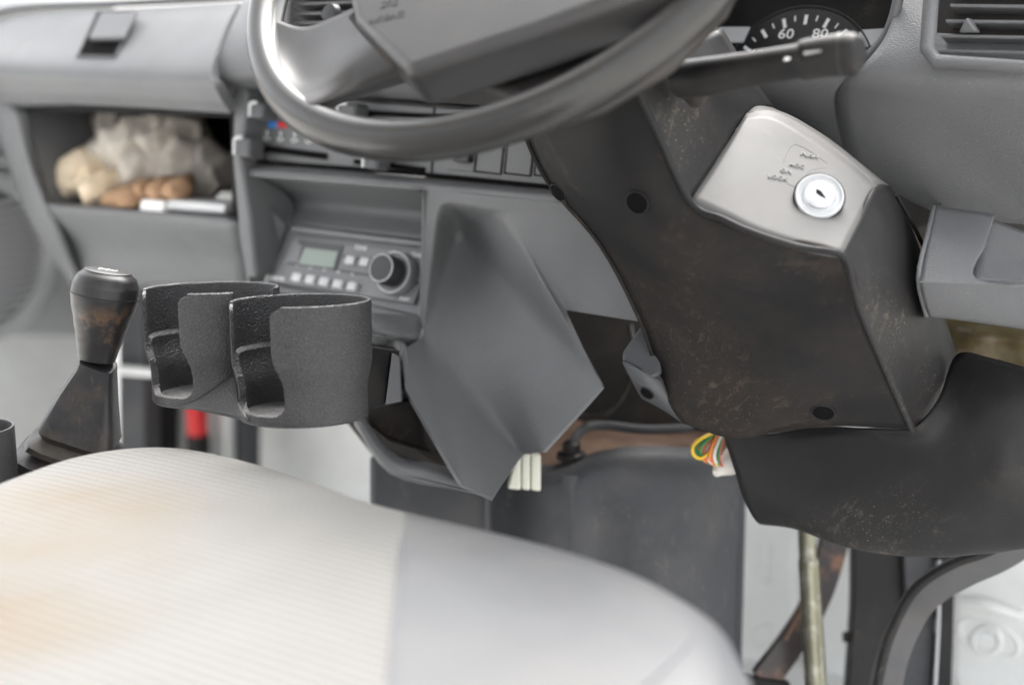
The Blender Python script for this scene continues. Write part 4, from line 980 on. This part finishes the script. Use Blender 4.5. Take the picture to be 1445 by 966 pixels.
for nm, mt, sgn in (('fabric_panel', M['fabric'], 1), ('vinyl_panel', M['vinyl'], -1)):
    bm = bmesh.new(); vv = [bm.verts.new(v) for v in V]
    for f in Fa: bm.faces.new([vv[i] for i in f])
    bmesh.ops.recalc_face_normals(bm, faces=bm.faces)
    bmesh.ops.bisect_plane(bm, geom=bm.verts[:]+bm.edges[:]+bm.faces[:], plane_co=s1, plane_no=pn*sgn, clear_outer=True)
    me = bpy.data.meshes.new('m'); bm.to_mesh(me); bm.free(); smooth(me, 180); link(nm, me, mt, se)
def on_seat(x, y, dz=.001): return atZ(x, y, SZ+dz)
tube('seam_piping', [s1+(s2-s1)*.16+Vector((0, 0, -.0035)), s1+(s2-s1)*.25+Vector((0, 0, .0)), s1+(s2-s1)*.5+Vector((0, 0, .003)), s1+(s2-s1)*1.3+Vector((0, 0, .003))], .0016, M['piping'], se, 10, n=6)
tube('seam_piping', [on_seat(596, 775, -.0035), on_seat(592, 800), on_seat(585, 900), on_seat(578, 1000)], .0012, M['piping'], se, 10, n=6)
tube('edge_piping', [on_seat(978, 896, -.0008), on_seat(962, 918, .0), on_seat(915, 962, .001), on_seat(850, 1010, .002)], .0012, M['piping'], se, 10, n=6)
seb = boxf('seat_base', Fr((-.62, .3, FZ), (0, 0, 1)), -.26, .26, -.2, .2, 0, .26, M['dashdark'], se, b=.01)

# ================================================================== GLOVES etc. in the tray
def blob(name, pts, rads, mt, parent, amp=.004, fs=40, flat=.8, n=8):
    me = tube_mesh(spl(pts, n), [r for r in sum([[rads[i]+(rads[i+1]-rads[i])*k/n for k in range(n)] for i in range(len(rads)-1)], [])]+[rads[-1]], 48, True, flat)
    bm = bmesh.new(); bm.from_mesh(me); bmesh.ops.subdivide_edges(bm, edges=bm.edges[:], cuts=1, use_grid_fill=True); bm.to_mesh(me); bm.free()
    for v in me.vertices:
        p = v.co.copy(); o3 = Vector((noise.noise(p*fs), noise.noise(p*fs+Vector((7, 3, 1))), noise.noise(p*fs+Vector((1, 9, 4)))))
        q = p+o3*.02
        fold = 1-abs(noise.noise(Vector((q.x*fs*1.6, q.y*fs*.7, q.z*fs*1.1))))*2.2      # ridged creases
        v.co += o3*amp+Vector((.2, -.8, .5))*max(-.6, fold)*amp*.55
    smooth(me, 180); return link(name, me, mt, parent)
GY = 1.0
g1 = thing('work_glove', 'tan leather palm work glove drooping over the shelf lip at left', 'glove', atY(140, 285, GY))
blob('palm', [atY(72, 283, GY-.02), atY(95, 258, GY), atY(135, 240, GY+.02), atY(175, 245, GY+.04), atY(205, 262, GY+.05)], [.012, .026, .036, .034, .02], M['glove'], g1, .006)
blob('finger', [atY(115, 276, GY-.03), atY(150, 262, GY-.01), atY(185, 252, GY+.02)], [.012, .018, .02], M['glove'], g1, .004)
blob('finger', [atY(150, 284, GY-.02), atY(175, 278, GY-.02), atY(205, 270, GY)], [.009, .014, .016], M['fingertip'], g1, .003)
blob('fingertip', [atY(170, 282, GY-.035), atY(186, 278, GY-.03), atY(200, 276, GY-.02)], [.010, .015, .011], M['fingertip'], g1, .002)
g2 = thing('cloth_glove', 'crumpled grey cloth glove with brown fingertips piled in the shelf', 'glove', atY(240, 285, GY+.03))
blob('cuff', [atY(170, 172, GY+.08), atY(205, 200, GY+.06), atY(235, 225, GY+.05), atY(285, 250, GY+.05), atY(306, 275, GY+.05)], [.03, .045, .058, .042, .018], M['cloth'], g2, .012, 30, .9, 8)
blob('back', [atY(150, 215, GY+.03), atY(190, 205, GY+.02), atY(240, 190, GY+.04), atY(275, 215, GY+.06)], [.014, .034, .04, .03], M['cloth'], g2, .012, 34, .9, 8)
for x0, x1, rr in ((218, 240, .0125), (243, 262, .012), (196, 212, .010)):
    blob('fingertip', [atY(x0, 272, GY-.02), atY((x0+x1)/2, 268, GY-.025), atY(x1, 262, GY)], [rr*.7, rr*1.15, rr], M['fingertip'], g2, .003)
rg = blob('red_packet', [atY(155, 185, 1.13), atY(172, 178, 1.13)], [.012, .012], M['red'], None, .001); tag(rg, 'small red packet at the back of the shelf behind the gloves', 'packet')
pk = thing('marker_case', 'flat case with white lid and dark base lying on the shelf lip', 'case', atY(255, 300, .975))
LFv = Vector((0, .03, 0))
prism('case_base', [atY(x, y, .968) for x, y in [(232, 296), (322, 303), (318, 318), (230, 305)]], LFv, M['dashdark'], pk, b=.002)
prism('case_lid', [atY(x, y, .965) for x, y in [(236, 281), (318, 288), (316, 302), (233, 296)]], LFv, M['btn'], pk, b=.003)
lt = prism('lighter', [atY(x, y, .962) for x, y in [(198, 281), (231, 284), (230, 304), (195, 300)]], LFv*.6, M['print'], None, b=.003)
tag(lt, 'short white plastic lighter lying beside the flat case on the shelf lip', 'lighter')

# ================================================================== things on the floor beyond
fl = thing('road_flare', 'red road flare with black cap held in a white bracket behind the cup holder', 'flare', atY(280, 640, 1.3))
Yf = 1.22
lathe('flare_body', [(0, .0), (.013, .0), (.013, .055), (.011, .06), (0, .06)], atY(279, 612, Yf), (0, 0, 1), M['red'], fl, 24)
lathe('flare_cap', [(0, -.05), (.015, -.05), (.015, 0), (0, 0)], atY(279, 613, Yf), (0, 0, 1), M['black'], fl, 24)
prism('bracket', [atY(x, y, Yf+.03) for x, y in [(232, 400), (318, 400), (318, 700), (232, 700)]], (0, .02, 0), M['white'], fl, b=.004)
prism('bracket_clip', [atY(x, y, Yf-.01) for x, y in [(262, 578), (272, 576), (272, 600), (262, 602)]], (0, .03, 0), M['btn'], fl, b=.003)
def post(name, x0, x1, y0, y1, Y, mt, lab, cat, d=.03):
    o = prism(name, [atY(x0, y0, Y), atY(x1, y0, Y), atY(x1, y1, Y), atY(x0, y1, Y)], (0, d, 0), mt, None, b=.004); return tag(o, lab, cat)
post('grey_post', 166, 203, 405, 760, 1.17, M['heater'], 'grey dusty upright bracket between the gear knob and the cup holder', 'bracket')
post('black_strip', 206, 229, 400, 760, 1.21, M['black'], 'narrow black upright strip left of the red flare', 'strip')
post('grey_strip', 322, 346, 560, 760, 1.27, M['heater'], 'dark grey upright strip right of the red flare', 'strip')
cr_ = tube('cross_bar', [atY(150, 520, 1.15), atY(220, 526, 1.15)], .006, M['white'], None, 12); tag(cr_, 'short white cross bar beside the gear boot', 'bar')
cw = prism('inner_wall', [atY(x, y, 1.37) for x, y in [(-300, 300), (560, 300), (560, 1000), (-300, 1000)]], (0, .02, 0), M['white'], None, b=.002)
tag(cw, 'white painted sheet metal wall under the passenger side of the dashboard', 'wall')

# ================================================================== PEDALS
sh_ = thing('steering_shaft', 'dull zinc plated steering shaft rising into the column skirt', 'shaft', P(1152, 1000, 1.3))
tube('lower_tube', [P(1141, 790, 1.262), P(1152, 980, 1.262), P(1156, 1060, 1.262)], [.0092, .0097, .0097], M['zinc'], sh_, 24)
tube('upper_tube', [P(1138, 740, 1.262), P(1140, 786, 1.262), P(1141, 790, 1.262), P(1141, 793, 1.262)], [.0078, .0078, .0088, .0092], M['zinc'], sh_, 24)
def bar(name, pts, wpx, mt, par, dep=.012, n=6, label=None):
    """flat bar along a path given in px,z; half width in m, depth dep"""
    q = spl([P(*p) for p in pts], n); V = []; N_ = len(q)
    for i, p in enumerate(q):
        t = (q[min(i+1, N_-1)]-q[max(i-1, 0)]).normalized(); s = t.cross(VD).normalized(); f = VD
        k = i/(N_-1)*(len(wpx)-1); a = int(min(k, len(wpx)-2)); w_ = wpx[a]+(wpx[a+1]-wpx[a])*(k-a)
        for a_, b_ in ((-1, 0), (1, 0), (1, 1), (-1, 1)): V.append(p+s*w_*a_+f*dep*b_)
    Fa = [(0, 1, 2, 3), (4*N_-1, 4*N_-2, 4*N_-3, 4*N_-4)]
    for i in range(N_-1):
        for k in range(4): Fa.append((i*4+k, i*4+(k+1) % 4, (i+1)*4+(k+1) % 4, (i+1)*4+k))
    return poly(name, V, Fa, mt, par, b=.002, label=label)
cp_ = thing('clutch_pedal', 'black worn pedal arm with bare rusty edge left of the zinc shaft', 'pedal', P(1100, 960, 1.3))
bar('pedal_arm', [(1185, 730, 1.32), (1172, 790, 1.31), (1152, 850, 1.30), (1120, 905, 1.29), (1078, 962, 1.28)], [.014, .013, .012, .0125, .013], M['rusty'], cp_, .012)
bar('pedal_pad', [(1082, 958, 1.275), (1074, 1010, 1.275)], [.022, .024], M['black'], cp_, .015)
tube('worn_edge', [P(1160, 800, 1.296), P(1130, 860, 1.286), P(1108, 902, 1.277)], .0018, M['foam'], cp_, 8, n=5)
bp_ = thing('brake_pedal_bracket', 'wide flat black pedal bracket standing behind the curved arm', 'bracket', P(1240, 980, 1.34))
bar('bracket_plate', [(1242, 740, 1.34), (1240, 860, 1.34), (1232, 1010, 1.33)], [.025, .024, .025], M['skirt'], bp_, .02)
lathe('side_bolt', [(.005, 0), (.005, .008), (0, .008)], P(1202, 898, 1.345), -VR, M['black'], bp_, 6)
bar('bracket_flange', [(1277, 770, 1.345), (1272, 900, 1.345), (1262, 1010, 1.34)], [.003, .003, .003], M['steel'], bp_, .03)
ar = thing('brake_pedal', 'curved dark steel pedal arm sweeping down from the right', 'pedal', P(1250, 980, 1.2))
bar('pedal_arm', [(1480, 740, 1.16), (1420, 782, 1.17), (1360, 808, 1.18), (1312, 838, 1.19), (1285, 875, 1.2), (1262, 930, 1.2), (1245, 1010, 1.2)], [.012, .012, .013, .013, .012, .012, .013], M['steel'], ar, .014)
tube('arm_edge', [P(1468, 734, 1.159), P(1400, 775, 1.168), P(1345, 795, 1.178), P(1298, 825, 1.188), P(1270, 866, 1.197), P(1248, 922, 1.198), P(1232, 1000, 1.198)], .004, M['skirt'], ar, 10, n=6)
gp = thing('cable_cover', 'grey and black folded sheet cover between the pedal arm and the white panel', 'cover', P(1310, 980, 1.3))
bar('grey_sheet', [(1305, 780, 1.33), (1308, 880, 1.33), (1300, 1010, 1.32)], [.020, .020, .022], M['heater'], gp, .01)
bar('black_sheet', [(1335, 770, 1.32), (1334, 880, 1.32), (1328, 1010, 1.31)], [.008, .008, .009], M['black'], gp, .02)
bar('inner_fold', [(1326, 790, 1.318), (1325, 880, 1.318), (1318, 1010, 1.308)], [.0015, .0015, .0015], M['btn'], gp, .01)
